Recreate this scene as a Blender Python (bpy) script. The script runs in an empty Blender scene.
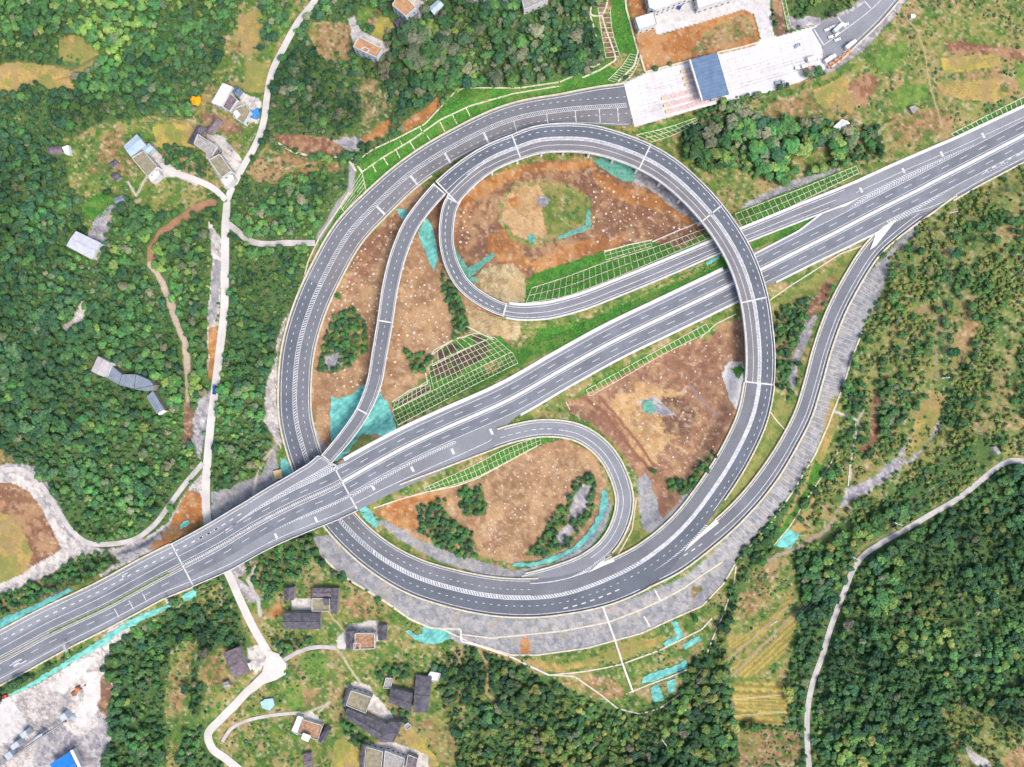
import bpy, math, random
import numpy as np
from mathutils import Vector
random.seed(7); RNG = np.random.default_rng(11)
C = bpy.context.scene.collection
SC = bpy.context.scene

# ------------------------------------------------------------------ camera, sky, sun, exposure
S = 0.7            # metres per map unit at datum height
H = 467.0          # camera height above datum
CX, CY = 512.0, 383.5
cam = bpy.data.cameras.new('camera'); camo = bpy.data.objects.new('camera', cam); C.objects.link(camo)
camo.location = (0, 0, H); camo.rotation_euler = (0, 0, 0)
cam.sensor_width = 36; cam.lens = 36 * H / (1024 * S)
cam.clip_start = 1; cam.clip_end = 8000
SC.camera = camo
w = bpy.data.worlds.new('World'); SC.world = w; w.use_nodes = True
nt = w.node_tree
bg = nt.nodes['Background']
sky = nt.nodes.new('ShaderNodeTexSky'); sky.sky_type = 'NISHITA'; sky.sun_disc = False
SUN_EL, SUN_AZ = math.radians(56), math.radians(135)   # azimuth clockwise from north (+Y)
sky.sun_elevation = SUN_EL; sky.sun_rotation = SUN_AZ
sky.air_density = 1.0; sky.dust_density = 4.0; sky.ozone_density = 1.0
nt.links.new(sky.outputs[0], bg.inputs[0]); bg.inputs[1].default_value = 0.15
sun = bpy.data.lights.new('sun', 'SUN'); suno = bpy.data.objects.new('sun', sun); C.objects.link(suno)
sun.energy = 1.2; sun.angle = math.radians(20); sun.color = (1.0, 0.95, 0.88)
d = Vector((math.sin(SUN_AZ) * math.cos(SUN_EL), math.cos(SUN_AZ) * math.cos(SUN_EL), math.sin(SUN_EL)))
suno.rotation_euler = d.to_track_quat('Z', 'Y').to_euler()
SC.view_settings.view_transform = 'Standard'; SC.view_settings.look = 'None'
SC.view_settings.exposure = 1.0; SC.view_settings.gamma = 1.0
SC.view_settings.use_curve_mapping = False

# ------------------------------------------------------------------ helpers
def W(px, py, z):
    px, py, z = np.broadcast_arrays(np.asarray(px, float), np.asarray(py, float), np.asarray(z, float))
    k = S * (1 - z / H)
    return np.stack([(px - CX) * k, -(py - CY) * k, z + 0.0], -1)
KALB = 0.62
def lin(c):
    c = np.asarray(c, float) / 255.0
    l = np.where(c <= 0.04045, c / 12.92, ((c + 0.055) / 1.055) ** 2.4)
    return l * KALB

class MB:
    def __init__(self): self.v = []; self.f = []; self.n = 0
    def add(self, vs, fs):
        vs = np.asarray(vs, float).reshape(-1, 3)
        self.v.append(vs); b = self.n
        for f in fs: self.f.append([i + b for i in f])
        self.n += len(vs)
    def strip(self, A, B, up=True):
        """surface between two polylines"""
        n = len(A); vs = np.concatenate([A, B]); fs = [(i, i + 1, n + i + 1, n + i) for i in range(n - 1)]
        self.add(vs, fs)
    def wallstrip(self, A, B, h, dz=0.0):
        """solid running strip between polylines A and B, from dz up to h above them"""
        n = len(A)
        lo = np.array([0, 0, dz]); hi = np.array([0, 0, h])
        vs = np.concatenate([A + lo, B + lo, B + hi, A + hi]); fs = []
        for i in range(n - 1):
            for a, b in ((0, 1), (1, 2), (2, 3), (3, 0)):
                fs.append((a * n + i, a * n + i + 1, b * n + i + 1, b * n + i))
        fs.append((0, n, 2 * n, 3 * n)); fs.append((n - 1, 4 * n - 1, 3 * n - 1, 2 * n - 1))
        self.add(vs, fs)
    def prism(self, base, z0, z1):
        """vertical prism over world xy polygon"""
        n = len(base); b = np.asarray(base, float)[:, :2]
        z0 = np.broadcast_to(z0, n); z1 = np.broadcast_to(z1, n)
        vs = np.concatenate([np.c_[b, z0], np.c_[b, z1]])
        fs = [tuple(range(n, 2 * n)), tuple(range(n - 1, -1, -1))]
        for i in range(n): j = (i + 1) % n; fs.append((i, j, n + j, n + i))
        self.add(vs, fs)
    def box(self, c, sx, sy, sz, rz=0.0, taper=1.0):
        """box with base centre c"""
        cs, sn = math.cos(rz), math.sin(rz); vs = []
        for z, t in ((0, 1), (sz, taper)):
            for x, y in ((-1, -1), (1, -1), (1, 1), (-1, 1)):
                x *= sx / 2 * t; y *= sy / 2 * t
                vs.append((c[0] + x * cs - y * sn, c[1] + x * sn + y * cs, c[2] + z))
        self.add(vs, [(3, 2, 1, 0), (4, 5, 6, 7), (0, 1, 5, 4), (1, 2, 6, 5), (2, 3, 7, 6), (3, 0, 4, 7)])
    def cyl(self, p0, p1, r0, r1=None, n=8):
        r1 = r0 if r1 is None else r1
        p0 = Vector(p0); p1 = Vector(p1); d = (p1 - p0).normalized()
        a = d.orthogonal().normalized(); b = d.cross(a); vs = []
        for p, r in ((p0, r0), (p1, r1)):
            for k in range(n):
                t = 2 * math.pi * k / n; vs.append(tuple(p + a * math.cos(t) * r + b * math.sin(t) * r))
        fs = [tuple(range(n - 1, -1, -1)), tuple(range(n, 2 * n))]
        for k in range(n): j = (k + 1) % n; fs.append((k, j, n + j, n + k))
        self.add(vs, fs)
    def arrays(self): return np.concatenate(self.v) if self.v else np.zeros((0, 3))
def part(name, mb, m, parent=None, smooth=False):
    v = mb.arrays()
    if parent is None:
        org = np.array([(v[:, 0].min() + v[:, 0].max()) / 2, (v[:, 1].min() + v[:, 1].max()) / 2, v[:, 2].min()])
    else:
        org = np.array(wloc(parent))
    me = bpy.data.meshes.new(name); me.from_pydata((v - org).tolist(), [], mb.f); me.update()
    for mm in (m if isinstance(m, (list, tuple)) else [m]): me.materials.append(mm)
    if smooth: me.polygons.foreach_set('use_smooth', [True] * len(me.polygons))
    o = bpy.data.objects.new(name, me); C.objects.link(o)
    if parent is None: o.location = org
    else: o.parent = parent
    o['_w'] = [float(x) for x in org]
    return o
def wloc(o): return list(o['_w'])
def thing(name, label, cat, loc, group=None):
    o = bpy.data.objects.new(name, None); C.objects.link(o); o.location = tuple(float(x) for x in loc)
    o['_w'] = [float(x) for x in loc]; o.empty_display_size = 0.5
    return tag(o, label, cat, group)
def tag(o, label, cat, group=None):
    o['label'] = label; o['category'] = cat
    if group: o['group'] = group
    return o
def struct(o): o['kind'] = 'structure'; return o
def stuff(o, label=None, cat=None):
    o['kind'] = 'stuff'
    if label: o['label'] = label; o['category'] = cat
    return o
def copy_thing(root, loc, rz=0.0, label=None, group=None, scale=None):
    r = root.copy(); C.objects.link(r); r.location = tuple(float(x) for x in loc); r.rotation_euler = (0, 0, rz)
    if scale: r.scale = scale
    if label: r['label'] = label
    if group: r['group'] = group
    for ch in root.children:
        c = ch.copy(); C.objects.link(c); c.parent = r
        for g in ch.children:
            q = g.copy(); C.objects.link(q); q.parent = c
    return r

# ---- materials
MATS = {}
def mat(name, col, var=0.12, scale=0.4, rough=0.85, fine=2.5, stripes=None, metal=0.0, alpha=None, col2=None, stain=0.0):
    if name in MATS: return MATS[name]
    m = bpy.data.materials.new(name); m.use_nodes = True; t = m.node_tree; N = t.nodes; Lk = t.links
    b = N['Principled BSDF']; b.inputs['Roughness'].default_value = rough; b.inputs['Metallic'].default_value = metal
    b.inputs['Specular IOR Level'].default_value = 0.25
    c = lin(col); geo = N.new('ShaderNodeNewGeometry')
    n1 = N.new('ShaderNodeTexNoise'); n1.inputs['Scale'].default_value = scale; n1.inputs['Detail'].default_value = 5
    n2 = N.new('ShaderNodeTexNoise'); n2.inputs['Scale'].default_value = fine; n2.inputs['Detail'].default_value = 3
    Lk.new(geo.outputs['Position'], n1.inputs['Vector']); Lk.new(geo.outputs['Position'], n2.inputs['Vector'])
    r = N.new('ShaderNodeValToRGB'); Lk.new(n1.outputs[0], r.inputs[0])
    c2 = lin(col2) if col2 is not None else np.clip(c * (1 + 2 * var), 0, 0.85)
    c1 = c * (1 - 2 * var) if col2 is None else c
    r.color_ramp.elements[0].position = 0.3; r.color_ramp.elements[1].position = 0.7
    r.color_ramp.elements[0].color = (*c1, 1); r.color_ramp.elements[1].color = (*c2, 1)
    mx = N.new('ShaderNodeMix'); mx.data_type = 'RGBA'; mx.blend_type = 'MULTIPLY'; mx.inputs[0].default_value = 1.0
    mr = N.new('ShaderNodeMapRange'); Lk.new(n2.outputs[0], mr.inputs[0])
    mr.inputs[1].default_value = 0.25; mr.inputs[2].default_value = 0.75; mr.inputs[3].default_value = 1 - var; mr.inputs[4].default_value = 1 + var
    Lk.new(r.outputs[0], mx.inputs[6]); Lk.new(mr.outputs[0], mx.inputs[7]); out = mx.outputs[2]
    if stripes:
        ang, per, st = stripes
        mp = N.new('ShaderNodeMapping'); mp.inputs['Rotation'].default_value = (0, 0, ang)
        Lk.new(geo.outputs['Position'], mp.inputs[0])
        wv = N.new('ShaderNodeTexWave'); wv.inputs['Scale'].default_value = 0.314 / per; wv.inputs['Distortion'].default_value = 0.4
        Lk.new(mp.outputs[0], wv.inputs['Vector'])
        m2 = N.new('ShaderNodeMapRange'); Lk.new(wv.outputs['Fac'], m2.inputs[0]); m2.inputs[3].default_value = 1 - st; m2.inputs[4].default_value = 1 + st * 0.3
        mx2 = N.new('ShaderNodeMix'); mx2.data_type = 'RGBA'; mx2.blend_type = 'MULTIPLY'; mx2.inputs[0].default_value = 1.0
        Lk.new(out, mx2.inputs[6]); Lk.new(m2.outputs[0], mx2.inputs[7]); out = mx2.outputs[2]
    Lk.new(out, b.inputs['Base Color'])
    MATS[name] = m; return m
def attr_mat(name, rough=0.9, fine=1.2, amt=0.3, bump=0.0, trans=0.0):
    m = bpy.data.materials.new(name); m.use_nodes = True; t = m.node_tree; N = t.nodes; Lk = t.links
    b = N['Principled BSDF']; b.inputs['Roughness'].default_value = rough; b.inputs['Specular IOR Level'].default_value = 0.15
    a = N.new('ShaderNodeAttribute'); a.attribute_name = 'Col'
    geo = N.new('ShaderNodeNewGeometry')
    n2 = N.new('ShaderNodeTexNoise'); n2.inputs['Scale'].default_value = fine; n2.inputs['Detail'].default_value = 4; n2.inputs['Roughness'].default_value = 0.7
    Lk.new(geo.outputs['Position'], n2.inputs['Vector'])
    mr = N.new('ShaderNodeMapRange'); Lk.new(n2.outputs[0], mr.inputs[0])
    mr.inputs[1].default_value = 0.3; mr.inputs[2].default_value = 0.7; mr.inputs[3].default_value = 1 - amt; mr.inputs[4].default_value = 1 + amt
    mx = N.new('ShaderNodeMix'); mx.data_type = 'RGBA'; mx.blend_type = 'MULTIPLY'; mx.inputs[0].default_value = 1.0
    Lk.new(a.outputs['Color'], mx.inputs[6]); Lk.new(mr.outputs[0], mx.inputs[7]); Lk.new(mx.outputs[2], b.inputs['Base Color'])
    if bump:
        bp = N.new('ShaderNodeBump'); bp.inputs['Strength'].default_value = bump; bp.inputs['Distance'].default_value = 0.6
        Lk.new(n2.outputs[0], bp.inputs['Height']); Lk.new(bp.outputs[0], b.inputs['Normal'])
    return m

# ---- noise on arrays
TAB = RNG.random((64, 256, 256))
def vn(x, y, sc, seed):
    x = np.asarray(x, float) / sc + 1000.3 + seed * 7.7; y = np.asarray(y, float) / sc + 1000.7 + seed * 3.3
    ix = np.floor(x).astype(int); iy = np.floor(y).astype(int); fx = x - ix; fy = y - iy
    fx = fx * fx * (3 - 2 * fx); fy = fy * fy * (3 - 2 * fy); T = TAB[seed % 64]
    a = T[ix % 256, iy % 256]; b = T[(ix + 1) % 256, iy % 256]; c = T[ix % 256, (iy + 1) % 256]; d_ = T[(ix + 1) % 256, (iy + 1) % 256]
    return (a * (1 - fx) + b * fx) * (1 - fy) + (c * (1 - fx) + d_ * fx) * fy
def fbm(x, y, sc, seed, oc=3):
    r = 0; a = 1; tot = 0
    for k in range(oc): r = r + a * vn(x, y, sc / 2 ** k, seed + k); tot += a; a *= 0.55
    return r / tot
def inpoly(X, Y, P):
    ins = np.zeros(X.shape, bool); n = len(P)
    for i in range(n):
        x1, y1 = P[i]; x2, y2 = P[(i + 1) % n]
        if y1 == y2: continue
        c = ((y1 > Y) != (y2 > Y)) & (X < (x2 - x1) * (Y - y1) / (y2 - y1) + x1)
        ins ^= c
    return ins

# ---- road lines: control points (x, y, z, L, R) in map units
class Road:
    def __init__(self, pts, step=1.5, sharp=False):
        P = np.array(pts, float); Q = []
        n = len(P)
        for i in range(n - 1):
            p0 = P[max(i - 1, 0)]; p1 = P[i]; p2 = P[i + 1]; p3 = P[min(i + 2, n - 1)]
            if i == 0: p0 = 2 * p1 - p2
            if i == n - 2: p3 = 2 * p2 - p1
            d12 = np.hypot(*(p2 - p1)[:2]); k = max(2, int(d12 / step))
            t = np.linspace(0, 1, k, endpoint=False)[:, None]
            # centripetal-ish tangents
            d01 = max(np.hypot(*(p1 - p0)[:2]), 1e-3); d23 = max(np.hypot(*(p3 - p2)[:2]), 1e-3)
            m1 = ((p1 - p0) / d01 * d12 + (p2 - p1) / d12 * d01) / (d01 + d12) * d12
            m2 = ((p2 - p1) / d12 * d23 + (p3 - p2) / d23 * d12) / (d12 + d23) * d12
            q = (2 * t**3 - 3 * t**2 + 1) * p1 + (t**3 - 2 * t**2 + t) * m1 + (-2 * t**3 + 3 * t**2) * p2 + (t**3 - t**2) * m2
            q[:, 2:] = (p1 + (p2 - p1) * t)[:, 2:]
            Q.append(q)
        Q.append(P[-1:]); Q = np.concatenate(Q)
        self.X, self.Y, self.Z, self.L, self.R = Q.T
        kw = 3 if sharp else 7; ker = np.ones(2 * kw + 1) / (2 * kw + 1)
        for nm in 'ZLR':
            a = getattr(self, nm); ap = np.pad(a, kw, mode='edge'); setattr(self, nm, np.convolve(ap, ker, 'valid'))
        dx = np.gradient(self.X); dy = np.gradient(self.Y); l = np.hypot(dx, dy)
        self.NX, self.NY = -dy / l, dx / l
        self.S = np.concatenate([[0], np.cumsum(np.hypot(np.diff(self.X), np.diff(self.Y)))]); self.len = self.S[-1]
    def s_of(self, x, y, lo=0, hi=1e9):
        d = np.hypot(self.X - x, self.Y - y) + 1e6 * ((self.S < lo) | (self.S > hi)); return float(self.S[d.argmin()])
    def off(self, o, s):
        if isinstance(o, tuple):
            return (-np.interp(s, self.S, self.L) + o[1]) if o[0] == 'L' else (np.interp(s, self.S, self.R) + o[1])
        if callable(o): return o(s)
        return np.full(np.shape(s), float(o))
    def at(self, s, o, dz=0.0):
        s = np.atleast_1d(np.asarray(s, float)); o = self.off(o, s)
        i = lambda a: np.interp(s, self.S, a)
        return W(i(self.X) + i(self.NX) * o, i(self.Y) + i(self.NY) * o, i(self.Z) + dz)
    def pix(self, s, o):
        s = np.atleast_1d(np.asarray(s, float)); o = self.off(o, s); i = lambda a: np.interp(s, self.S, a)
        return i(self.X) + i(self.NX) * o, i(self.Y) + i(self.NY) * o
    def ss(self, s0, s1, st=1.5): return np.linspace(s0, s1, max(2, int(abs(s1 - s0) / st) + 1))
    def ribbon(self, mb, s0, s1, o1, o2, dz=0.0):
        s = self.ss(s0, s1); mb.strip(self.at(s, o1, dz), self.at(s, o2, dz))
    def line(self, mb, s0, s1, o, wd, dz=0.03):
        s = self.ss(s0, s1); oo = self.off(o, s); f = lambda d: (lambda q: np.interp(q, s, oo) + d)
        mb.strip(self.at(s, f(-wd / 2), dz), self.at(s, f(wd / 2), dz))
    def dashes(self, mb, s0, s1, o, wd, dash, per, dz=0.03):
        s = s0
        while s + dash < s1:
            self.line(mb, s, s + dash, o, wd, dz); s += per
    def hatch(self, mb, s0, s1, o1, o2, per=2.4, wd=1.1, slant=2.0, dz=0.03, chev=False):
        s = s0
        while s < s1:
            a, = self.off(o1, np.array([s])); b, = self.off(o2, np.array([s]))
            if abs(b - a) > 0.4:
                if chev:
                    m = (a + b) / 2; sl = min(slant, abs(b - a) * 0.7)
                    A = np.array([self.at(s, a)[0], self.at(s + sl, m)[0], self.at(s, b)[0]]); B = np.array([self.at(s + wd, a)[0], self.at(s + sl + wd, m)[0], self.at(s + wd, b)[0]])
                else:
                    A = np.array([self.at(s, a)[0], self.at(s + slant, b)[0]]); B = np.array([self.at(s + wd, a)[0], self.at(s + slant + wd, b)[0]])
                A[:, 2] += dz; B[:, 2] += dz; mb.strip(A, B)
            s += per
    def wall(self, mb, s0, s1, o, wd, h, dz=-0.3):
        s = self.ss(s0, s1); oo = self.off(o, s); f = lambda d: (lambda q: np.interp(q, s, oo) + d)
        mb.wallstrip(self.at(s, f(-wd / 2)), self.at(s, f(wd / 2)), h, dz)

# ------------------------------------------------------------------ the roads as lines
ring = Road([(640,103,9.2,22,22),(627,105,9,21,21),(598,107,8.6,18,19),(562,110,8.2,14,14.5),(512,119.5,7.5,14,14.5),(461,142,6.5,13.5,14),(409,174.5,5.2,14,14),(378.5,202,4.4,15,15),
 (350,232,3.6,15.5,15.5),(327,271,2.8,15.5,15.5),(311,306,2,15.5,15.5),(298.5,349,1.3,15.5,15.5),(295,384.5,.8,15.5,15.5),(296,419,.3,15.5,15.5),(303,448,0,15.5,15.5),
 (322,494,-.4,15.5,15.5),(354,535,-.3,15.5,15.5),(380.5,557,0,16,16),(412.5,575,.2,17,17.5),(452,588,.5,18,18),(511,597.5,1.4,18.5,18.5),(562,594,2.3,18,19),
 (602,581,3.1,16.5,24),(645,559,4.2,15,26),(684,526.5,5.4,14.5,15),(712,491,6.6,14.5,14.5),(737,451,8.4,14.5,14.5),(752.5,416,10,14.5,14.5),(759,384,11.5,14.5,14.5),
 (760,350,13,14.5,14.5),(758,326,13.8,14,14),(754,300,14.4,14,14),(740,258,15,13.7,13.7),(724.5,231,15.2,13.5,13.5),(693,193,15.2,13.5,13.5),(659.5,165.5,15,13.7,13.7),(619,147,14.7,13.7,13.7),
 (590,139.5,14.5,14,14),(562,138,14.3,14,14),(539.5,139.7,14,13.8,13.8),(516.5,147,13.6,12.8,12.8),(485,161,13,13,13),(462,178,12.4,14,14),(446.5,193,12,15.5,15.5)])
swr = Road([(440,188.5,12,7.8,7.8),(425.5,205,11.6,7.6,7.6),(410.5,226,11.2,7.6,7.6),(400.5,249,10.8,7.7,7.7),(391,284,10.2,7.7,7.7),(385.5,320,9.7,7.6,7.6),(380,352,9.2,7.4,7.4),(373.5,386,8.7,7.2,7.2),(362,413,8.3,6.6,6.6),(347,435,8.0,6.6,6.6),(326,460,8,6.2,6.2)])
inn = Road([(455,197,12,7,7),(450,207,11.6,7,7),(447,222,11.2,7,7),(446.5,241,10.8,6.8,6.8),(451,262,10.4,6.8,6.8),(463,284,9.9,6.8,6.8),(482,299.5,9.4,6.5,6.5),(507,310.5,9,6.3,6.3),(542,311.5,8.7,7,7),(577,303.5,8.4,7,7),(618,288,8,7,7),
 (668,267.5,7.6,6.8,6.8),(716,247,7.4,6.3,6.3),(768,226,7.4,6.5,6.5),(803,212,7.6,7,7),(841,197,7.8,7,7.5),(868,186,8,7,7.5),(905,174,8,6,9)])
ml = Road([(-330,824,8,24,22),(-60,689,8,25,22),(0,660,8,25.5,22),(50,633,8,25,21.5),(110,604.5,8,25,19.5),(155,580,8,25,20),(182,566,8,24.5,23),(218,547,8,25,26),(256,524,8,24.5,28),(300,501.5,8,28,31),
 (326,490,8,32,32),(337,484.6,8,36,32),(341.5,482.2,8,17,32.5),(370,466,8,17,34),(406,446.5,8,16.5,37),(450,426,8,16.5,38),(480,413,8,16.5,37),(500,404,8,16.5,20),(512,398,8,16.5,18),(562,369.5,8,16.5,17.5),(612,342,8,16.5,17.5),(672,313,8,16.3,17.5),(732,284,8,16,17.5),(768,266,8,16,17.3),
 (806,247,8,16.5,17.3),(840,230,8,24,18),(861,219,8,34.5,18.5),(902,198,8,32.5,20),(920,189,8,31.8,24),(934,181.5,8,30.3,25.5),(968,164,8,27.5,23.5),(1024,135,8,25,23),(1084,104,8,22,22),(1330,-22,8,20,20)], sharp=True)
loop = Road([(395,477,8,7,8),(440,460,8,7.5,8),(480,445,8,8,8),(512,433.5,7.8,7.6,8),(547,428,7.3,7.6,7.8),(580,433.5,6.7,7.6,7.8),(603,450,6.1,7.8,7.8),(618,474,5.5,8,8),(624.5,500,4.8,8,8),(619.5,525,4.1,7.8,8),(607,546,3.5,7.5,8),(586,562,3,7,8),(556,573,2.4,5,7),(522,580,1.6,3,5)])
eramp = Road([(1000,160,8,7,7),(963,182,8,8,8),(944,192.5,8,8.5,8),(928.5,204,7.95,8.5,8),(912,215.5,7.9,8.5,8.5),(896.5,227.5,7.8,8.5,8.5),(874,248,7.5,8,8.5),(852,281,7,8,8.5),(835,314,6.6,8,8.5),(822,350,6.3,8,8.5),(812.5,384,6.1,8,8),(803.5,413,6,8,8),(788.5,443,5.9,8,8),(768,476,5.8,8.5,9),
 (740,509.5,5.6,8.5,9),(706,538.5,5.2,10,8.5),(672,560,4.8,13.5,8),(640,575,4,14,6)])
# ends that merge take the level of the road they join
def merge(a, b, rng, reach=16.0):
    for i in range(len(a.X)):
        if not rng(a.S[i] / a.len): continue
        d = np.hypot(b.X - a.X[i], b.Y - a.Y[i]); j = d.argmin()
        side = (a.X[i] - b.X[j]) * b.NX[j] + (a.Y[i] - b.Y[j]) * b.NY[j]
        hw = b.R[j] if side > 0 else b.L[j]
        t = np.clip((d[j] - hw) / reach, 0, 1); t = t * t * (3 - 2 * t)
        a.Z[i] = a.Z[i] * t + (b.Z[j] - 0.06) * (1 - t)
merge(eramp, ring, lambda t: t > .75); merge(loop, ring, lambda t: t > .7)
merge(eramp, ml, lambda t: t < .3); merge(loop, ml, lambda t: t < .4); merge(inn, ml, lambda t: t > .8)
SR_top = ring.s_of(759, 384); SR_end = ring.len
SM_a, SM_b = ml.s_of(182, 566), ml.s_of(343, 481.5)
SI_b = inn.s_of(506, 310)

def vroad(pts, wd):
    return [(x, y, 0, wd / 2 * (1 if wd < 7 or y > 210 else .8), wd / 2 * (1 if wd < 7 or y > 210 else .8)) for x, y in pts]
VR = {
 'village': ([(322,-60),(316,-2),(298,22),(284,47),(272,72),(266.5,100),(264,120),(255.5,145),(244,165),(234,184),(228,198),(226,217),(225,267),(224,312),(219.5,352),(215.5,385),(211,421),(207.5,459),(206,484),(208,523),(216,550),(229,575),(241,602),(253,627),(267,651),(274,664),(264,678),(247,692),(235,705),(220,720),(208,735),(212,748),(226,759),(245,775),(275,810)], 8.0),
 'yardlane': ([(226,200),(215,189.5),(195,179.5),(175,172.5),(160,165)], 6),
 'fieldlane': ([(226,222),(235,229),(250,241),(260,243.5),(286,243),(315,243)], 6),
 'westlane': ([(-60,470),(0,470),(22,470),(40,484),(57,509),(72,531),(86,542),(110,544),(135,539),(155,524),(170,504),(185,484),(203,463)], 5),
 'eastlane': ([(1100,455),(1024,461),(1010,461),(998,467),(978,483),(958,498.5),(928,516),(908,528),(880,544),(863,556),(851,574),(847,585),(839,605),(830,630),(822,657),(813,682),(808,707),(807,730),(809,767),(812,830)], 5.5),
 'cottagelane': ([(274,664),(284,660),(298,652),(318,647),(336,648)], 4),
 'farmlane': ([(222,742),(231,729),(246,721),(262,717),(285,714),(300,713)], 3.2),
}
VROADS = {k: Road(vroad(*v)) for k, v in VR.items()}
# ------------------------------------------------------------------ terrain
def axis(a, b, st, far):
    core = np.arange(a, b, st); out = []; x = core[-1]; d = st
    while x < b + far: d *= 1.12; x += d; out.append(x)
    pre = []; x = core[0]; d = st
    while x > a - far: d *= 1.12; x -= d; pre.append(x)
    return np.concatenate([pre[::-1], core, out])
GX = axis(-60, 1084, 1.3, 2600); GY = axis(-60, 828, 1.3, 2600)
XX, YY = np.meshgrid(GX, GY)
CP = [(-40,60,26),(60,60,20),(140,30,20),(100,110,14),(40,160,14),(160,150,9),(230,120,7),(240,30,10),(310,20,10),(320,90,10),(380,50,11),(450,50,13),(545,40,12),(600,20,9),(640,40,9),(700,50,9.3),(760,30,9.3),(800,60,9.3),(860,20,9.5),(930,40,8),(1000,50,9),(870,110,7),(960,100,8),
 (760,130,6),(700,140,7),(560,82,12),(480,95,13),(420,118,12),(370,160,9),(330,210,5),(290,200,5),(300,280,2),(265,330,2),(270,420,-1),(230,440,-2),(190,300,5),(190,400,1),(100,250,10),(20,300,16),(60,400,10),(150,460,0),(30,520,3),(0,580,5),(120,570,2),(190,520,0),(230,500,-2),
 (208,523,-3),(229,575,-4),(200,570,-4),(270,500,-2),(300,570,-6),(280,620,-9),(240,600,-6),(180,640,-8),(120,700,-6),(100,740,-2),(40,720,1),(0,760,2),(60,690,2),(260,740,-12),(330,720,-13),(400,700,-14),(360,640,-10),(440,640,-10),(500,700,-18),(560,730,-20),(620,700,-17),(520,660,-12),(620,655,-9),(690,650,-9),(720,600,-6),(760,620,-8),(740,720,-14),(800,700,-6),(780,560,-3),(840,480,2),(900,430,6),(960,350,12),(900,300,8),(1010,250,16),(1010,420,16),(940,210,8),(920,560,6),(980,640,12),(1010,740,16),(880,700,4),(850,420,3),(835,400,3.5),
 (350,300,-.5),(340,260,0),(345,350,-1),(420,280,0),(440,330,-.5),(400,350,-1),(415,240,.5),(365,410,-3),(345,440,-3),(430,370,2),(470,350,4),
 (500,168,-1.5),(540,158,-1.5),(590,160,-1.5),(630,173,-1.5),(665,192,-1.5),(696,220,-.5),(480,200,1),(540,220,2.5),(600,200,1.5),(560,165,1),(510,180,.5),(650,200,1),(690,215,3),(620,250,4),(560,270,4.5),(500,280,5),(460,240,2),
 (600,330,6.5),(540,350,6.5),(700,275,7),
 (640,370,3.5),(600,400,4),(700,360,3.5),(735,350,3),(660,420,2.5),(700,450,3),(640,480,1.5),(650,520,1.5),(730,400,4),
 (450,480,4.5),(520,470,3),(560,500,2),(590,480,2),(480,520,1),(540,540,1),(420,510,2),(590,530,1.5),(400,520,1),
 (790,290,4),(800,330,3.5),(780,370,4),(785,420,5),(770,450,4.5),(740,490,4.5),(800,230,7.5),(850,175,7),(830,265,6.5)]
cx = np.arange(-60, 1100, 10.0); cy = np.arange(-60, 840, 10.0); cX, cY = np.meshgrid(cx, cy)
num = 0; den = 0
for (x, y, z) in CP:
    wgt = 1 / (((cX - x) ** 2 + (cY - y) ** 2) + 60.0) ** 1.5; num = num + wgt * z; den = den + wgt
base_c = num / den
for _ in range(2):
    p = np.pad(base_c, 1, mode='edge'); base_c = (p[:-2, 1:-1] + p[2:, 1:-1] + p[1:-1, :-2] + p[1:-1, 2:] + 2 * base_c) / 6
def bilin(A, ax, ay, x, y):
    fx = np.clip(np.interp(x, ax, np.arange(len(ax))), 0, len(ax) - 1.001); fy = np.clip(np.interp(y, ay, np.arange(len(ay))), 0, len(ay) - 1.001)
    ix = fx.astype(int); iy = fy.astype(int); fx = fx - ix; fy = fy - iy
    return (A[iy, ix] * (1 - fx) + A[iy, ix + 1] * fx) * (1 - fy) + (A[iy + 1, ix] * (1 - fx) + A[iy + 1, ix + 1] * fx) * fy
BASE = bilin(base_c, cx, cy, XX, YY)
OUT = np.clip(np.maximum(np.maximum(-40 - XX, XX - 1064), np.maximum(-40 - YY, YY - 808)) / 500, 0, 1)
BASE = BASE + OUT * (fbm(XX, YY, 420, 3, 4) - 0.42) * 190
natural = fbm(XX, YY, 60, 9, 3) - 0.5; small = fbm(XX, YY, 7, 21, 3) - 0.5
# level the village lanes along the land
for k, r in VROADS.items():
    z = bilin(BASE, GX, GY, r.X, r.Y); ker = np.ones(41) / 41; r.Z = np.convolve(np.pad(z, 20, mode='edge'), ker, 'valid') + 0.1
    if k == 'village':   # the lane dives under the viaduct
        pass
ATG = [(ring, 0, SR_top - 3), (ml, 0, SM_a - 1), (ml, SM_b + 3, ml.len), (inn, SI_b + 3, inn.len), (loop, 0, loop.len), (eramp, 0, eramp.len)]
mind = np.full(XX.shape, 99.0); sw = np.zeros(XX.shape); swz = np.zeros(XX.shape)
def window(x, y, r):
    i0, i1 = np.searchsorted(GX, [x - r, x + r]); j0, j1 = np.searchsorted(GY, [y - r, y + r]); return slice(j0, j1), slice(i0, i1)
SLOPE = 20.0
def stamp(x, y, z, hw, reach):
    r = hw + reach; sl = window(x, y, r)
    if sl[0].start >= sl[0].stop or sl[1].start >= sl[1].stop: return
    d = np.hypot(XX[sl] - x, YY[sl] - y); e = (d - hw) * SLOPE / reach
    wg = 1 / (np.maximum(e, 0) + 0.6) ** 3 / (d + 2) ** 2
    m = e < SLOPE
    mind[sl] = np.where(m, np.minimum(mind[sl], e), mind[sl]); sw[sl] += wg * m; swz[sl] += wg * m * z
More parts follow.
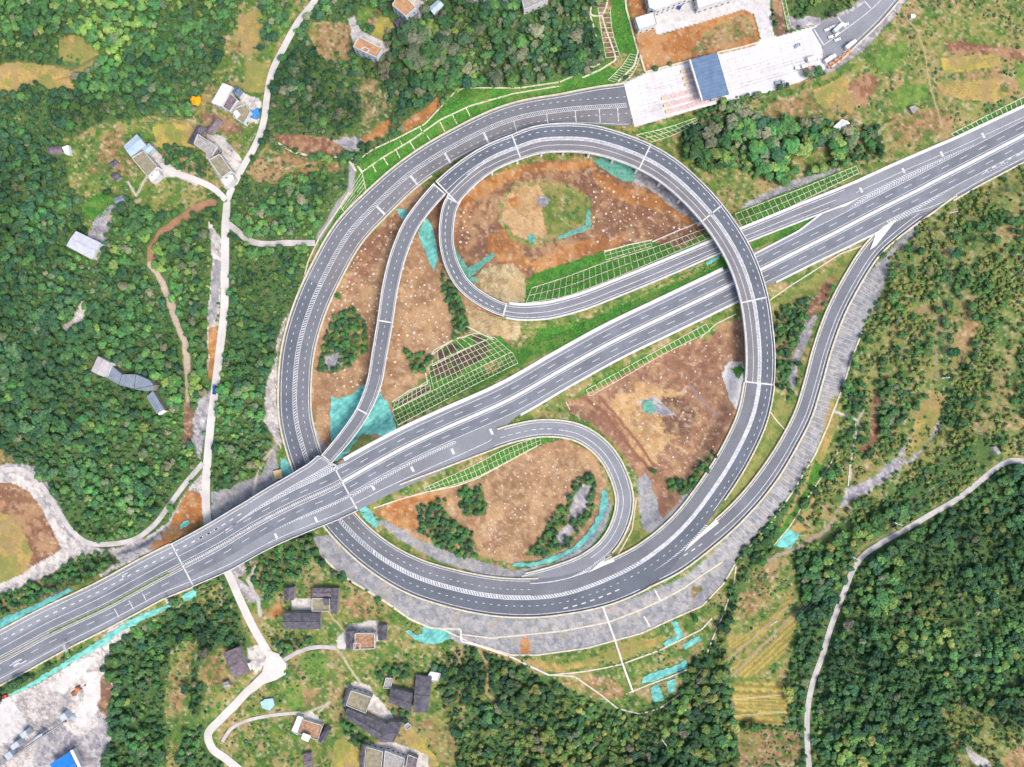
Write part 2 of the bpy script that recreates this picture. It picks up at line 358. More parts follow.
for (r, s0, s1) in ATG:
    for s in np.arange(s0, s1, 2.5):
        if s < 0: continue
        i = lambda a: float(np.interp(s, r.S, a)); L, R = i(r.L), i(r.R); o = (R - L) / 2
        stamp(i(r.X) + i(r.NX) * o, i(r.Y) + i(r.NY) * o, i(r.Z) - 0.35, (L + R) / 2 + 2.5, SLOPE)
for k, r in VROADS.items():
    for s in np.arange(0, r.len, 2.5):
        i = lambda a: float(np.interp(s, r.S, a)); stamp(i(r.X), i(r.Y), i(r.Z) - 0.12, i(r.L) + 1.0, 7.0)
PLAZA = [(617,84),(632,127),(640,128),(702,107),(770,93),(800,83),(832,71),(864,48),(885,20),(915,-4),(950,-40),(900,-60),(880,-8),(850,12),(818,24),(792,33),(786,0),(780,-60),(620,-60),(628,0),(640,60),(644,73)]
t = np.clip(mind / SLOPE, 0, 1); t = np.where(t < 0, 0, t); t = t * t * (3 - 2 * t)
zr = swz / np.maximum(sw, 1e-12)
nat = BASE + (natural * 5.0 + small * 1.0) * np.clip(mind / SLOPE, 0, 1)
G = np.where(mind < SLOPE, zr * (1 - t) + nat * t, nat)
ip = inpoly(XX, YY, PLAZA); G = np.where(ip, 9.15, G)
for (r, s0, s1) in ATG:   # the ground always stays under the road surface
    for s in np.arange(s0, s1, 1.5):
        i = lambda a: float(np.interp(s, r.S, a)); L, R = i(r.L), i(r.R); o = (R - L) / 2
        x, y = i(r.X) + i(r.NX) * o, i(r.Y) + i(r.NY) * o; sl = window(x, y, (L + R) / 2 + 2)
        if sl[0].start >= sl[0].stop: continue
        d = np.hypot(XX[sl] - x, YY[sl] - y); G[sl] = np.where(d < (L + R) / 2 + 1.2, np.minimum(G[sl], i(r.Z) - 0.3), G[sl])
for (r, s0, s1) in [(ring, SR_top + 6, SR_end), (swr, 0, swr.len - 2), (inn, 0, SI_b - 4), (ml, SM_a + 4, SM_b - 4)]:
    for s in np.arange(s0, s1, 2.0):
        i = lambda a: float(np.interp(s, r.S, a)); x, y = i(r.X), i(r.Y); sl = window(x, y, i(r.L) + 1)
        d = np.hypot(XX[sl] - x, YY[sl] - y); G[sl] = np.where((d < i(r.L) + 1) & (mind[sl] > 0.5), np.minimum(G[sl], i(r.Z) - 3.2), G[sl])
def gz(x, y): return bilin(G, GX, GY, np.asarray(x, float), np.asarray(y, float))
def P(x, y, dz=0.0): return W(x, y, gz(x, y) + dz)

# ------------------------------------------------------------------ land cover: style -> three seen colours, noise size, plants
ST = {
 'forest':  ((84,116,64),(94,124,68),(116,122,80),14),
 'olive':   ((122,142,76),(136,148,84),(158,150,100),9),
 'scrubby': ((78,100,54),(100,112,62),(128,118,82),8),
 'dirt':    ((182,146,110),(164,129,97),(192,162,128),16),
 'dirt2':   ((174,136,106),(156,116,92),(142,104,92),12),
 'orange':  ((194,134,74),(176,116,66),(168,126,88),18),
 'red':     ((142,104,82),(158,118,90),(120,90,78),10),
 'tan':     ((214,180,132),(200,160,108),(180,150,110),8),
 'grass':   ((98,132,56),(120,142,66),(140,140,82),9),
 'mixfield':((150,150,84),(128,146,74),(176,146,104),12),
 'slope':   ((70,132,52),(82,144,56),(98,134,64),4),
 'yellow':  ((188,172,84),(172,166,80),(200,174,98),8),
 'ochre':   ((192,164,98),(176,156,92),(164,140,92),9),
 'brown':   ((172,132,96),(156,122,84),(146,132,80),9),
 'darkbr':  ((134,104,88),(120,92,78),(150,118,96),8),
 'rock':    ((172,168,172),(150,146,152),(196,190,184),5),
 'mason':   ((166,166,168),(150,151,155),(186,182,178),5),
 'conc':    ((232,229,226),(222,217,214),(206,200,197),10),
 'concy':   ((226,218,206),(210,204,196),(232,224,212),6),
 'rubble':  ((226,216,206),(196,188,184),(170,160,156),7),
 'straw':   ((206,188,146),(190,168,120),(176,160,120),6),
 'lawn':    ((144,146,84),(126,140,74),(160,146,94),12),
 'crop':    ((118,152,74),(104,140,66),(144,158,80),5),
 'soil':    ((98,82,74),(84,72,62),(90,110,60),4),
 'terrace': ((184,164,92),(172,154,86),(140,148,80),7),
 'asph':    ((150,150,160),(140,140,150),(158,156,162),12),
}
# (style, polygon, edge wobble, plants)   plants: None / kind
Z = []
def zn(st, poly, pl=None, wob=1.6, rows=None): Z.append((st, poly, wob, pl, rows))
zn('forest', [(-3000,-3000),(4000,-3000),(4000,4000),(-3000,4000)], 'wood')
zn('grass', [(560,80),(700,106),(760,180),(800,170),(872,160),(1100,60),(1100,110),(900,225),(870,260),(830,350),(800,470),(700,570),(600,640),(440,620),(340,560),(300,520),(180,600),(60,660),(-30,710),(-30,610),(100,560),(200,510),(262,500),(272,440),(272,340),(300,270),(340,200),(400,140),(480,95)], None, 2)
# eastern hillside and slopes
zn('olive', [(880,246),(965,192),(1024,152),(1100,110),(1100,450),(1024,458),(1000,464),(958,494),(908,524),(865,548),(846,575),(820,575),(780,560),(800,520),(830,470),(850,380),(866,320)], 'scrub')
zn('mixfield', [(850,-70),(1100,-70),(1100,80),(1024,104),(958,128),(905,152),(860,172),(800,196),(770,202),(735,212),(720,185),(735,165),(765,178),(800,182),(830,168),(828,120),(790,124),(745,120),(735,104),(768,94),(832,72),(864,48),(890,16)], 'tuft', 2)
zn('brown', [(760,116),(800,76),(826,84),(846,108),(856,118),(836,112),(812,122),(788,122)], None, 2)
zn('ochre', [(812,88),(842,74),(862,98),(850,114),(836,100),(826,110),(818,104)], None, 1.5, (-.9, 2.4, .18))
zn('red', [(848,84),(868,72),(880,84),(864,108),(852,100)], None, 1.5, (-.9, 2.4, .1))
zn('crop', [(872,60),(884,44),(906,40),(908,58),(896,70),(880,74)], None, 2)
zn('crop', [(888,94),(905,84),(928,84),(928,98),(910,110),(894,108)], None, 2)
zn('grass', [(905,8),(960,14),(1010,30),(1024,44),(985,48),(948,36),(912,22)], None, 3)
zn('red', [(944,40),(1000,46),(1040,48),(1040,62),(990,56),(950,54)], None, 2)
zn('yellow', [(940,58),(998,54),(1002,66),(944,74)], None, 1.2, (0.1, 2.2, .12))
zn('brown', [(960,74),(1000,68),(1000,76),(962,80)], None, 1.2)
zn('ochre', [(934,82),(1018,78),(1018,90),(1000,102),(944,98)], None, 2, (0.08, 2.4, .12))
zn('crop', [(1016,64),(1040,62),(1040,92),(1018,88)], None, 1)
zn('brown', [(1000,78),(1018,78),(1018,92),(1000,92)], None, 1)
zn('brown', [(894,114),(950,108),(952,126),(905,148),(890,138)], None, 2, (0.5, 3, .12))
zn('scrubby', [(680,118),(705,108),(730,106),(738,130),(728,160),(718,178),(700,168),(684,150)], 'wood', 3)
zn('scrubby', [(720,164),(745,152),(790,142),(812,130),(836,120),(882,128),(884,156),(845,166),(800,184),(770,182),(738,170)], 'wood', 3)
zn('grass', [(788,164),(815,146),(832,150),(834,160),(800,176)], None, 2)
zn('rock', [(740,206),(790,180),(835,168),(850,170),(800,186),(745,211)], None, 2)
# village clearings, north-west
zn('grass', [(96,126),(150,118),(190,118),(200,104),(222,56),(232,30),(244,0),(250,-60),(322,-60),(316,0),(298,22),(284,47),(272,72),(266,100),(262,130),(240,176),(222,188),(200,200),(176,212),(150,212),(110,190),(96,230),(92,262),(84,250),(90,215),(100,208),(66,186),(66,140)], 'tuft', 4)
zn('wood', [(222,-60),(250,-60),(240,16),(226,14)], 'wood', 2) if False else None
zn('ochre', [(238,18),(262,6),(260,40),(248,58),(236,44)], None, 2)
zn('crop', [(262,4),(296,4),(284,34),(268,56),(256,52),(262,34)], 'wood', 2)
zn('ochre', [(246,60),(270,64),(266,94),(246,92)], None, 2)
zn('brown', [(222,34),(240,38),(240,54),(226,56)], None, 2)
zn('yellow', [(154,126),(190,124),(196,148),(176,166),(160,152)], None, 3)
zn('brown', [(104,134),(122,124),(128,140),(140,160),(130,180),(108,168),(98,178),(88,172)], None, 3)
zn('ochre', [(-20,74),(14,62),(50,66),(72,70),(98,56),(106,58),(90,74),(70,80),(76,88),(52,92),(40,84),(20,90),(-20,100)], None, 2)
zn('ochre', [(60,60),(60,40),(72,34),(96,44),(100,54),(80,64)], 'tuft', 2)
zn('slope', [(82,208),(92,196),(108,192),(116,202),(112,214),(96,220),(84,216)], None, 1.5)
zn('rock', [(86,240),(94,220),(110,206),(124,206),(118,214),(110,226),(106,246),(98,262),(94,250)], None, 2)
zn('rubble', [(62,328),(74,318),(82,300),(88,304),(84,324),(68,334)], None, 2)
zn('concy', [(146,150),(152,146),(168,162),(182,172),(200,180),(196,186),(176,177),(160,178),(150,170)], None, .6)
zn('concy', [(208,132),(222,136),(232,148),(242,160),(234,184),(226,190),(220,180),(206,158)], None, .8)
zn('concy', [(238,104),(246,94),(258,98),(262,104),(258,124),(246,122)], None, .8)
zn('brown', [(312,22),(345,22),(352,32),(350,58),(330,62),(318,52),(308,36)], None, 2)
zn('crop', [(356,14),(372,0),(378,2),(368,24),(356,22)], None, 1.5)
zn('yellow', [(374,26),(384,12),(394,26),(380,40),(370,36)], None, 1.5)
zn('brown', [(364,24),(376,8),(386,10),(374,26)], None, 1)
zn('concy', [(348,18),(354,16),(360,30),(390,44),(388,56),(352,42)], None, 1)
zn('concy', [(410,-10),(424,-2),(424,16),(418,26),(414,14),(400,4)], None, 1)
zn('rock', [(436,-20),(470,0),(512,6),(512,-20)], None, 1)
zn('scrubby', [(352,74),(378,78),(392,92),(395,122),(376,136),(352,152),(330,140),(360,130),(366,110)], 'tuft', 4)
zn('orange', [(372,130),(392,116),(396,128),(372,142),(352,150),(350,146)], None, 3)
zn('rock', [(334,138),(362,138),(366,148),(346,152),(336,146)], None, 3)
zn('orange', [(400,124),(420,112),(438,98),(442,104),(424,122),(402,134)], None, 2)
zn('red', [(272,134),(330,138),(346,150),(350,157),(300,154),(284,146)], None, 2)
zn('brown', [(252,164),(268,144),(290,156),(318,160),(344,162),(340,170),(310,174),(280,184),(252,182),(248,174)], 'tuft', 4)
# slope above the northern ring road
zn('slope', [(312,262),(322,238),(340,206),(354,186),(356,166),(380,146),(402,134),(430,118),(446,106),(462,88),(520,86),(560,80),(590,72),(606,62),(596,40),(592,14),(600,0),(606,-40),(626,-40),(626,0),(640,50),(636,64),(620,84),(562,94),(512,104),(462,124),(430,140),(400,162),(368,192),(338,224),(314,262),(306,280),(303,276)], None, .8)
zn('darkbr', [(598,4),(612,0),(610,20),(616,50),(616,60),(606,56),(600,30)], None, 1.5)
zn('mixfield', [(606,66),(612,62),(616,56),(622,52),(628,54),(618,70)], None, 1)
zn('orange', [(626,-40),(650,-40),(648,8),(656,28),(664,34),(702,22),(744,9),(753,14),(760,40),(754,46),(698,59),(646,72),(638,52),(626,0)], None, .6)
zn('brown', [(704,32),(744,12),(752,16),(756,38),(700,54),(690,50)], None, 4)
zn('brown', [(628,78),(640,56),(646,72),(624,84)], None, 1)
zn('conc', [(621,84),(646,72.5),(698,59),(754,46),(761,38),(754,14),(744,9),(702,22),(657,35),(654,26),(648,14),(646,-60),(762,-60),(774,36),(790,33),(818,25),(822,50),(824,68),(793,83),(768,92),(730,100),(700,108),(634,127)], None, .4)
zn('darkbr', [(764,-60),(772,-60),(789,32),(777,38)], None, .5)
zn('slope', [(774,-60),(780,-60),(791,26),(786,30)], None, .5)
zn('rock', [(789,30),(788,16),(796,20),(820,14),(822,22),(806,28)], None, 2)
zn('forest', [(790,-60),(882,-60),(874,-2),(850,10),(826,18),(800,16),(789,18)], 'scrub', 2)
zn('rock', [(816,24),(850,8),(880,-20),(905,-60),(945,-60),(900,10),(870,48),(834,72),(820,74)], None, .5)
zn('grass', [(793,88),(832,72),(864,50),(892,18),(898,20),(870,60),(836,80),(800,96),(770,98)], None, 1)
zn('slope', [(632,132),(697,115),(702,120),(680,132),(652,143)], None, .6)
# ring interior, west
zn('dirt', [(416,186),(440,190),(462,180),(462,240),(470,290),(500,318),(520,340),(470,360),(420,380),(392,402),(396,432),(340,466),(316,440),(312,400),(314,350),(326,306),(344,274),(366,244),(394,212)], None, 2)
zn('red', [(424,200),(440,196),(446,212),(442,240),(446,262),(438,250),(430,226)], None, 2)
zn('red', [(360,240),(400,215),(396,250),(372,270),(350,290),(352,262)], None, 6)
zn('scrubby', [(320,354),(334,322),(345,312),(352,304),(366,320),(368,352),(350,366),(330,374),(320,372)], 'bush', 2)
zn('rock', [(324,360),(338,352),(342,364),(330,372)], None, 2)
zn('scrubby', [(400,344),(412,352),(430,352),(434,356),(424,374),(416,372)], 'bush', 1.5)
zn('scrubby', [(440,268),(452,284),(464,306),(468,332),(454,338),(448,310)], 'bush', 2)
zn('straw', [(466,304),(500,318),(520,324),(518,344),(490,332),(468,334)], None, 2, (-.4, 3.2, .15))
zn('slope', [(397,424),(392,402),(428,384),(430,366),(446,346),(472,334),(500,336),(514,350),(524,330),(560,326),(600,316),(625,300),(668,280),(720,258),(726,266),(662,297),(612,322),(562,347),(512,370)], None, .8)
zn('soil', [(432,366),(462,350),(488,342),(490,354),(466,368),(440,382),(430,376)], None, 3)
zn('soil', [(436,352),(446,346),(456,342),(460,348),(440,360)], None, 2)
zn('soil', [(470,334),(480,334),(490,346),(474,342)], None, 2)
zn('soil', [(396,402),(428,384),(430,390),(400,406)], None, 1)
zn('ochre', [(484,366),(496,360),(502,362),(496,372),(488,374)], None, 1.5)
zn('mixfield', [(512,344),(522,332),(540,330),(530,340),(518,350)], None, 3)
zn('mixfield', [(620,304),(668,282),(716,262),(720,262),(700,272),(650,292),(628,302)], None, 2)
zn('lawn', [(346,450),(356,436),(368,436),(378,440),(366,450),(352,456)], None, 2)
zn('rock', [(313,420),(320,440),(330,452),(318,452),(311,430)], None, 1)
zn('mason', [(242,482),(262,474),(276,440),(279,470),(288,484),(262,496),(238,512),(214,524),(210,492)], None, 2)
zn('rubble', [(274,440),(262,420),(268,370),(276,340),(286,300),(296,290),(278,350),(276,400),(282,450)], None, 2)
# north-east bowl inside the loop
zn('red', [(475,190),(500,174),(545,160),(600,158),(640,172),(672,194),(706,226),(724,240),(700,244),(650,244),(600,256),(560,268),(530,276),(500,296),(470,284),(454,256),(456,214)], None, 2)
zn('orange', [(590,168),(616,182),(650,196),(690,208),(714,232),(690,226),(650,208),(622,200),(600,186)], None, 5)
zn('orange', [(462,200),(480,180),(520,166),(560,160),(600,158),(596,168),(540,170),(500,184),(478,204),(464,226)], None, 6)
zn('rock', [(634,168),(648,170),(676,190),(704,216),(716,232),(700,226),(672,208),(650,190),(634,182)], None, 1.5)
zn('red', [(478,200),(504,184),(540,174),(590,176),(600,192),(586,190),(560,180),(520,186),(498,200),(492,222),(500,238),(484,238),(474,222)], None, 2)
zn('orange', [(486,236),(505,228),(520,240),(530,262),(524,272),(506,262),(488,254)], None, 3)
zn('orange', [(530,262),(560,248),(600,236),(624,236),(620,246),(570,262),(534,276)], None, 3)
zn('mixfield', [(499,200),(514,184),(545,178),(572,184),(590,198),(592,224),(560,242),(536,248),(510,240),(498,222)], None, 2)
zn('tan', [(502,200),(516,188),(540,184),(546,206),(546,234),(534,242),(514,236),(502,220)], None, 2.5)
zn('orange', [(508,200),(516,196),(522,204),(514,210)], None, 1.5)
zn('lawn', [(548,192),(566,188),(582,198),(585,220),(560,234),(547,236),(540,212)], None, 2)
zn('mixfield', [(552,196),(566,192),(578,202),(580,216),(560,228),(552,214)], None, 3)
zn('rock', [(537,197),(543,195),(550,200),(545,207),(538,205)], None, 1)
zn('straw', [(468,284),(484,268),(512,262),(526,274),(524,300),(506,304),(488,298)], None, 2, (-.8, 2.6, .22))
zn('slope', [(524,304),(526,288),(532,274),(570,262),(604,251),(652,239),(662,248),(704,229),(716,240),(662,262),(612,281),(562,298),(534,306)], None, .6)
zn('darkbr', [(666,236),(704,226),(708,232),(672,250)], None, 3)
# east bowl
zn('dirt2', [(566,400),(600,386),(640,362),(690,334),(740,316),(745,352),(742,400),(720,456),(690,500),(668,528),(650,534),(640,520),(640,480),(612,440),(590,422),(568,412)], None, 1.5)
zn('tan', [(610,400),(640,384),(680,392),(700,410),(690,430),(666,440),(650,470),(634,446),(620,420)], None, 7)
zn('darkbr', [(664,400),(690,396),(700,420),(684,436),(664,430),(660,414)], None, 6)
zn('rock', [(640,400),(654,396),(662,404),(676,416),(662,416),(648,412)], None, 2)
zn('mixfield', [(700,336),(716,322),(740,306),(744,318),(722,326),(706,342)], None, 1.5)
zn('mixfield', [(512,432),(530,410),(560,396),(566,402),(568,416),(540,420)], None, 2)
zn('slope', [(582,390),(594,382),(712,322),(712,332),(660,354),(606,384),(570,402)], None, .8)
zn('conc', [(722,374),(732,362),(744,362),(745,390),(736,410),(728,396)], None, 2)
zn('slope', [(732,370),(742,364),(744,372),(738,380)], None, 2)
zn('mason', [(636,480),(646,474),(656,500),(662,520),(690,488),(700,486),(680,512),(660,534),(650,534),(640,522)], None, 2)
zn('grass', [(700,476),(724,444),(738,410),(742,420),(726,452),(706,486),(690,500)], 'bush', 1.5)
zn('scrubby', [(664,476),(684,480),(712,452),(716,460),(700,482),(686,494),(668,490)], 'bush', 1.5)
zn('lawn', [(636,500),(642,528),(652,534),(620,558),(608,560),(628,530)], None, 1)
zn('lawn', [(752,450),(768,424),(776,390),(786,400),(790,410),(782,440),(762,466),(736,500),(716,522),(736,486)], None, 1.5)
zn('scrubby', [(776,300),(800,285),(826,276),(834,288),(820,316),(800,340),(800,380),(790,400),(778,384),(774,340)], 'bush', 2)
zn('rock', [(808,312),(818,316),(800,360),(794,390),(786,384),(796,350)], None, 2)
zn('lawn', [(826,270),(846,250),(876,234),(862,252),(840,284),(830,288),(780,310),(776,300)], None, 2)
zn('red', [(828,280),(836,276),(828,300),(806,324),(812,300)], None, 2)
zn('slope', [(735,212),(768,199),(800,186),(856,164),(860,173),(800,200),(768,218),(742,228)], None, .5)
zn('slope', [(752,250),(780,238),(820,222),(850,204),(846,202),(810,212),(770,230),(750,244)], None, .8)
zn('slope', [(950,134),(1024,96),(1100,66),(1100,76),(1024,104),(958,137)], None, .5)
zn('mixfield', [(876,236),(840,252),(800,270),(770,286),(772,292),(800,276),(846,254),(872,242)], None, 1)
# south bowl
zn('dirt', [(372,512),(402,496),(440,490),(480,478),(544,444),(566,438),(590,452),(606,480),(604,520),(590,540),(560,558),(510,562),(460,552),(410,536)], None, 1.5)
zn('orange', [(374,512),(402,498),(440,494),(450,500),(430,520),(410,530),(390,524)], None, 2)
zn('slope', [(423,489),(512,446),(545,434),(560,436),(540,446),(512,458),(478,477),(426,493)], None, .6)
zn('scrubby', [(418,504),(446,498),(452,520),(472,532),(480,556),(458,560),(420,532)], 'bush', 2)
zn('scrubby', [(458,488),(482,484),(486,514),(462,518)], 'bush', 1.5)
zn('scrubby', [(524,556),(545,528),(566,504),(580,478),(590,470),(598,490),(590,520),(572,544),(548,556)], 'bush', 2.5)
zn('rock', [(572,506),(584,484),(594,484),(590,504),(580,520),(570,520)], None, 4)
zn('rock', [(556,536),(568,524),(576,530),(562,546)], None, 3)
zn('slope', [(613,504),(617,510),(604,546),(584,560),(590,548),(604,530)], None, 1)
zn('mason', [(512,570),(552,564),(584,546),(600,520),(606,500),(612,506),(606,526),(590,548),(570,562),(548,572),(500,580),(440,562),(400,540),(376,520),(390,522),(420,540),(460,556)], None, 1)
# south and east masonry slopes
zn('grass', [(330,572),(380,602),(440,626),(512,640),(600,636),(700,590),(724,580),(736,566),(800,520),(850,380),(846,400),(840,440),(812,490),(790,530),(760,548),(744,560),(716,640),(690,660),(680,692),(640,714),(600,704),(552,680),(512,660),(462,645),(406,636),(372,616),(340,590)], 'tuft', 4)
zn('mason', [(313,537),(336,534),(350,556),(378,576),(406,594),(446,608),(491,616),(540,618),(590,610),(637,596),(684,577),(712,553),(740,524),(770,492),(793,456),(811,420),(821,386),(828,350),(846,314),(862,282),(878,262),(898,242),(914,226),(918,232),(890,258),(882,290),(862,330),(843,386),(828,424),(815,454),(793,490),(768,522),(736,560),(724,582),(702,606),(672,619),(642,634),(587,649),(537,655),(512,656),(462,645),(436,630),(410,619),(386,602),(363,588),(341,576),(322,558)], None, .8)
zn('orange', [(520,640),(528,636),(530,652),(520,654)], None, 1)
zn('brown', [(690,590),(700,584),(704,590),(694,598)], None, 2)
zn('ochre', [(830,400),(842,392),(838,420),(824,458),(806,500),(786,534),(800,520),(816,490),(806,530),(782,546),(776,540),(796,494),(816,450)], 'tuft', 2)
zn('slope', [(800,500),(814,460),(822,470),(800,512),(776,544),(768,550)], None, 2)
zn('red', [(852,450),(868,440),(874,400),(878,390),(882,400),(876,440),(862,456)], None, 3)
zn('rock', [(846,486),(874,478),(900,452),(924,424),(936,400),(944,404),(940,430),(918,456),(892,476),(870,492),(850,500),(838,510)], None, 4)
zn('ochre', [(920,410),(934,392),(946,396),(940,424),(926,446),(900,464),(912,440)], 'tuft', 4)
zn('brown', [(948,346),(970,318),(978,320),(968,350),(958,366),(954,380)], 'tuft', 4)
zn('rock', [(905,222),(920,210),(940,202),(930,216),(910,232)], None, 2)
zn('forest', [(772,566),(796,552),(826,536),(850,512),(880,500),(915,476),(950,446),(985,436),(1006,446),(1000,462),(958,490),(908,520),(864,544),(842,572),(834,610),(800,600),(790,566)], 'scrub', 4)
zn('forest', [(800,566),(830,548),(860,520),(900,508),(905,516),(864,542),(842,570),(834,610),(806,600)], 'wood', 3)
zn('scrubby', [(850,390),(862,384),(868,400),(862,430),(850,436),(846,412)], 'bush', 2)
zn('scrubby', [(880,380),(910,372),(918,392),(900,420),(884,440),(876,420)], 'wood', 3)
# fields, south
zn('grass', [(726,640),(738,600),(752,568),(792,552),(798,590),(800,630),(788,660),(786,684),(732,684),(728,660)], 'tuft', 2)
zn('brown', [(738,604),(754,574),(776,562),(776,584),(764,604),(742,622)], 'tuft', 2, (-.9, 5, .25))
zn('terrace', [(727,639),(746,634),(766,621),(781,606),(790,592),(793,600),(780,622),(760,638),(740,649),(729,648)], None, 1.2, (-.6, 3.4, .22))
zn('terrace', [(732,664),(752,656),(774,640),(790,616),(797,614),(794,634),(784,652),(766,668),(748,678),(736,675)], None, 1.2, (-.75, 4.6, .28))
zn('terrace', [(732,684),(784,680),(788,700),(786,726),(734,720)], None, 2, (.05, 7, .3))
zn('terrace', [(736,696),(784,694),(784,712),(738,706)], None, 1, (.05, 3.5, .2))
zn('brown', [(738,728),(800,728),(798,800),(736,800)], 'tuft', 4)
zn('olive', [(936,708),(960,700),(1000,722),(1040,736),(1040,800),(960,800),(950,744)], 'scrub', 4)
zn('rubble', [(966,748),(974,752),(990,762),(992,768),(976,766),(968,756)], None, 1)
zn('brown', [(1004,752),(1040,740),(1040,800),(1006,800)], 'tuft', 2)
# west: reservoir of bare earth
zn('rubble', [(-60,462),(20,464),(38,474),(56,500),(74,532),(90,546),(84,560),(60,574),(0,600),(-60,612)], None, 2)
zn('concy', [(-60,474),(6,472),(24,477),(38,492),(54,518),(70,548),(62,560),(30,578),(0,590),(-60,604)], None, .8)
zn('red', [(-60,486),(-10,482),(14,484),(30,492),(42,508),(53,530),(62,549),(34,566),(8,580),(-20,588),(-60,596)], None, .8)
zn('ochre', [(-40,512),(8,514),(20,524),(32,552),(26,572),(-10,588),(-40,580)], None, 2)
zn('brown', [(-20,452),(6,448),(14,462),(-20,468)], None, 2)
zn('rock', [(14,462),(36,466),(52,488),(66,520),(76,534),(70,538),(56,510),(38,482),(20,470)], None, 2)
zn('rubble', [(84,546),(110,548),(140,542),(165,522),(190,486),(204,470),(206,520),(180,536),(150,552),(110,572),(100,576),(90,560)], None, 3)
zn('orange', [(150,546),(176,510),(190,486),(202,490),(204,520),(182,534),(158,550)], None, 5)
zn('scrubby', [(56,572),(76,556),(110,552),(120,562),(100,574),(64,590),(20,610),(0,616),(-40,630),(-40,600),(0,596),(40,580)], 'bush', 2)
zn('rubble', [(208,220),(222,240),(220,300),(218,350),(214,360),(207,372),(208,320),(212,260)], None, 1.5)
zn('mason', [(214,258),(221,262),(218,310),(214,326),(208,326),(211,300),(212,270)], None, 1)
zn('orange', [(209,328),(219,326),(214,380),(208,378)], None, 1.5)
zn('rock', [(196,400),(210,390),(208,420),(200,460),(192,440)], None, 2)
zn('darkbr', [(183,402),(193,402),(192,444),(184,444)], None, 1)
zn('forest', [(232,236),(310,250),(304,284),(280,330),(268,380),(262,410),(236,420),(222,420),(226,300)], 'wood', 2)
# south-west quarry and village
zn('rubble', [(-60,720),(0,700),(40,684),(84,656),(112,628),(150,612),(172,608),(140,622),(112,650),(100,668),(112,680),(112,720),(106,790),(-60,790)], None, 1.5)
zn('conc', [(50,684),(90,656),(94,662),(64,694),(52,690)], None, 1)
zn('conc', [(-40,706),(14,702),(28,724),(14,742),(-40,750)], None, 1.5)
zn('conc', [(84,674),(98,672),(98,712),(80,730),(70,712),(84,700)], None, 3)
zn('darkbr', [(100,676),(110,674),(112,700),(106,716),(99,712)], None, 1)
zn('rock', [(40,734),(60,726),(82,736),(110,716),(108,790),(60,790),(30,770)], None, 4)
zn('grass', [(168,650),(194,632),(200,640),(192,680),(190,720),(180,760),(170,790),(150,790),(170,740),(164,700)], 'tuft', 4)
zn('brown', [(176,660),(190,642),(192,662),(184,700),(180,722),(172,700)], 'tuft', 4)
zn('grass', [(232,570),(300,546),(330,572),(372,614),(406,634),(462,646),(462,660),(444,700),(456,730),(452,790),(240,790),(205,740),(196,720),(206,690),(214,648),(250,650),(240,620)], 'tuft', 4)
zn('brown', [(200,660),(216,652),(226,668),(228,682),(212,688),(198,680)], None, 2)
zn('brown', [(304,690),(320,688),(322,706),(312,712),(302,708)], None, 1)
zn('orange', [(268,610),(280,604),(284,614),(272,620)], None, 1)
zn('yellow', [(334,742),(342,738),(362,752),(360,770),(330,770)], None, .8, (.5, 2.4, .15))
zn('brown', [(416,724),(432,718),(448,728),(458,740),(456,790),(446,768),(430,746)], None, 2)
zn('yellow', [(410,726),(426,742),(440,764),(430,770),(414,754),(404,738)], None, 3)
zn('brown', [(340,600),(366,592),(384,620),(352,614)], 'tuft', 5)
zn('mixfield', [(218,716),(238,700),(256,688),(262,694),(244,712),(226,728)], 'tuft', 2)
zn('rock', [(234,560),(256,562),(240,580),(262,600),(250,604),(232,582)], None, 3)
zn('concy', [(248,648),(260,644),(268,662),(256,674),(248,664)], None, .8)
zn('concy', [(336,640),(350,624),(378,620),(380,640),(350,648),(338,650)], None, .8)
zn('concy', [(292,598),(316,598),(316,610),(292,610)], None, .5)
zn('concy', [(344,686),(356,682),(370,686),(374,694),(392,714),(398,726),(390,730),(376,716),(350,700)], None, 1)
zn('concy', [(368,744),(390,742),(410,748),(428,756),(430,775),(370,775)], None, 1)
zn('concy', [(296,714),(312,712),(322,720),(320,726),(298,720)], None, 1)
zn('scrubby', [(272,640),(290,634),(312,637),(318,648),(296,654),(282,658)], 'bush', 2)
zn('scrubby', [(244,566),(262,562),(276,556),(300,548),(312,556),(306,572),(284,580),(270,600),(258,590)], 'bush', 3)
zn('scrubby', [(392,704),(412,714),(410,722),(396,718)], 'bush', 1)
zn('scrubby', [(376,668),(400,658),(414,664),(412,676),(396,684),(382,680)], 'bush', 2)
zn('scrubby', [(432,664),(446,654),(464,650),(470,700),(462,740),(448,724),(438,690)], 'wood', 3)
zn('scrubby', [(340,708),(356,728),(368,742),(356,748),(342,734)], 'bush', 2)
zn('scrubby', [(176,590),(224,584),(236,620),(210,640),(190,640),(170,620)], 'wood', 3)
zn('crop', [(298,656),(316,652),(330,658),(322,676),(304,680)], 'tuft', 2)
zn('crop', [(284,690),(300,680),(304,706),(290,712)], 'tuft', 2)
zn('ochre', [(460,640),(520,658),(560,664),(600,656),(598,664),(560,672),(520,666)], 'tuft', 2)
zn('ochre', [(604,652),(660,634),(668,640),(640,652),(606,664)], None, 3)
zn('brown', [(560,684),(600,674),(622,682),(626,696),(600,700)], 'tuft', 3)
zn('scrubby', [(158,150),(176,146),(196,150),(208,160),(204,176),(186,172),(170,166)], 'bush', 2)
zn('darkbr', [(202,110),(216,116),(236,124),(244,130),(230,136),(214,126),(200,122)], None, 2)
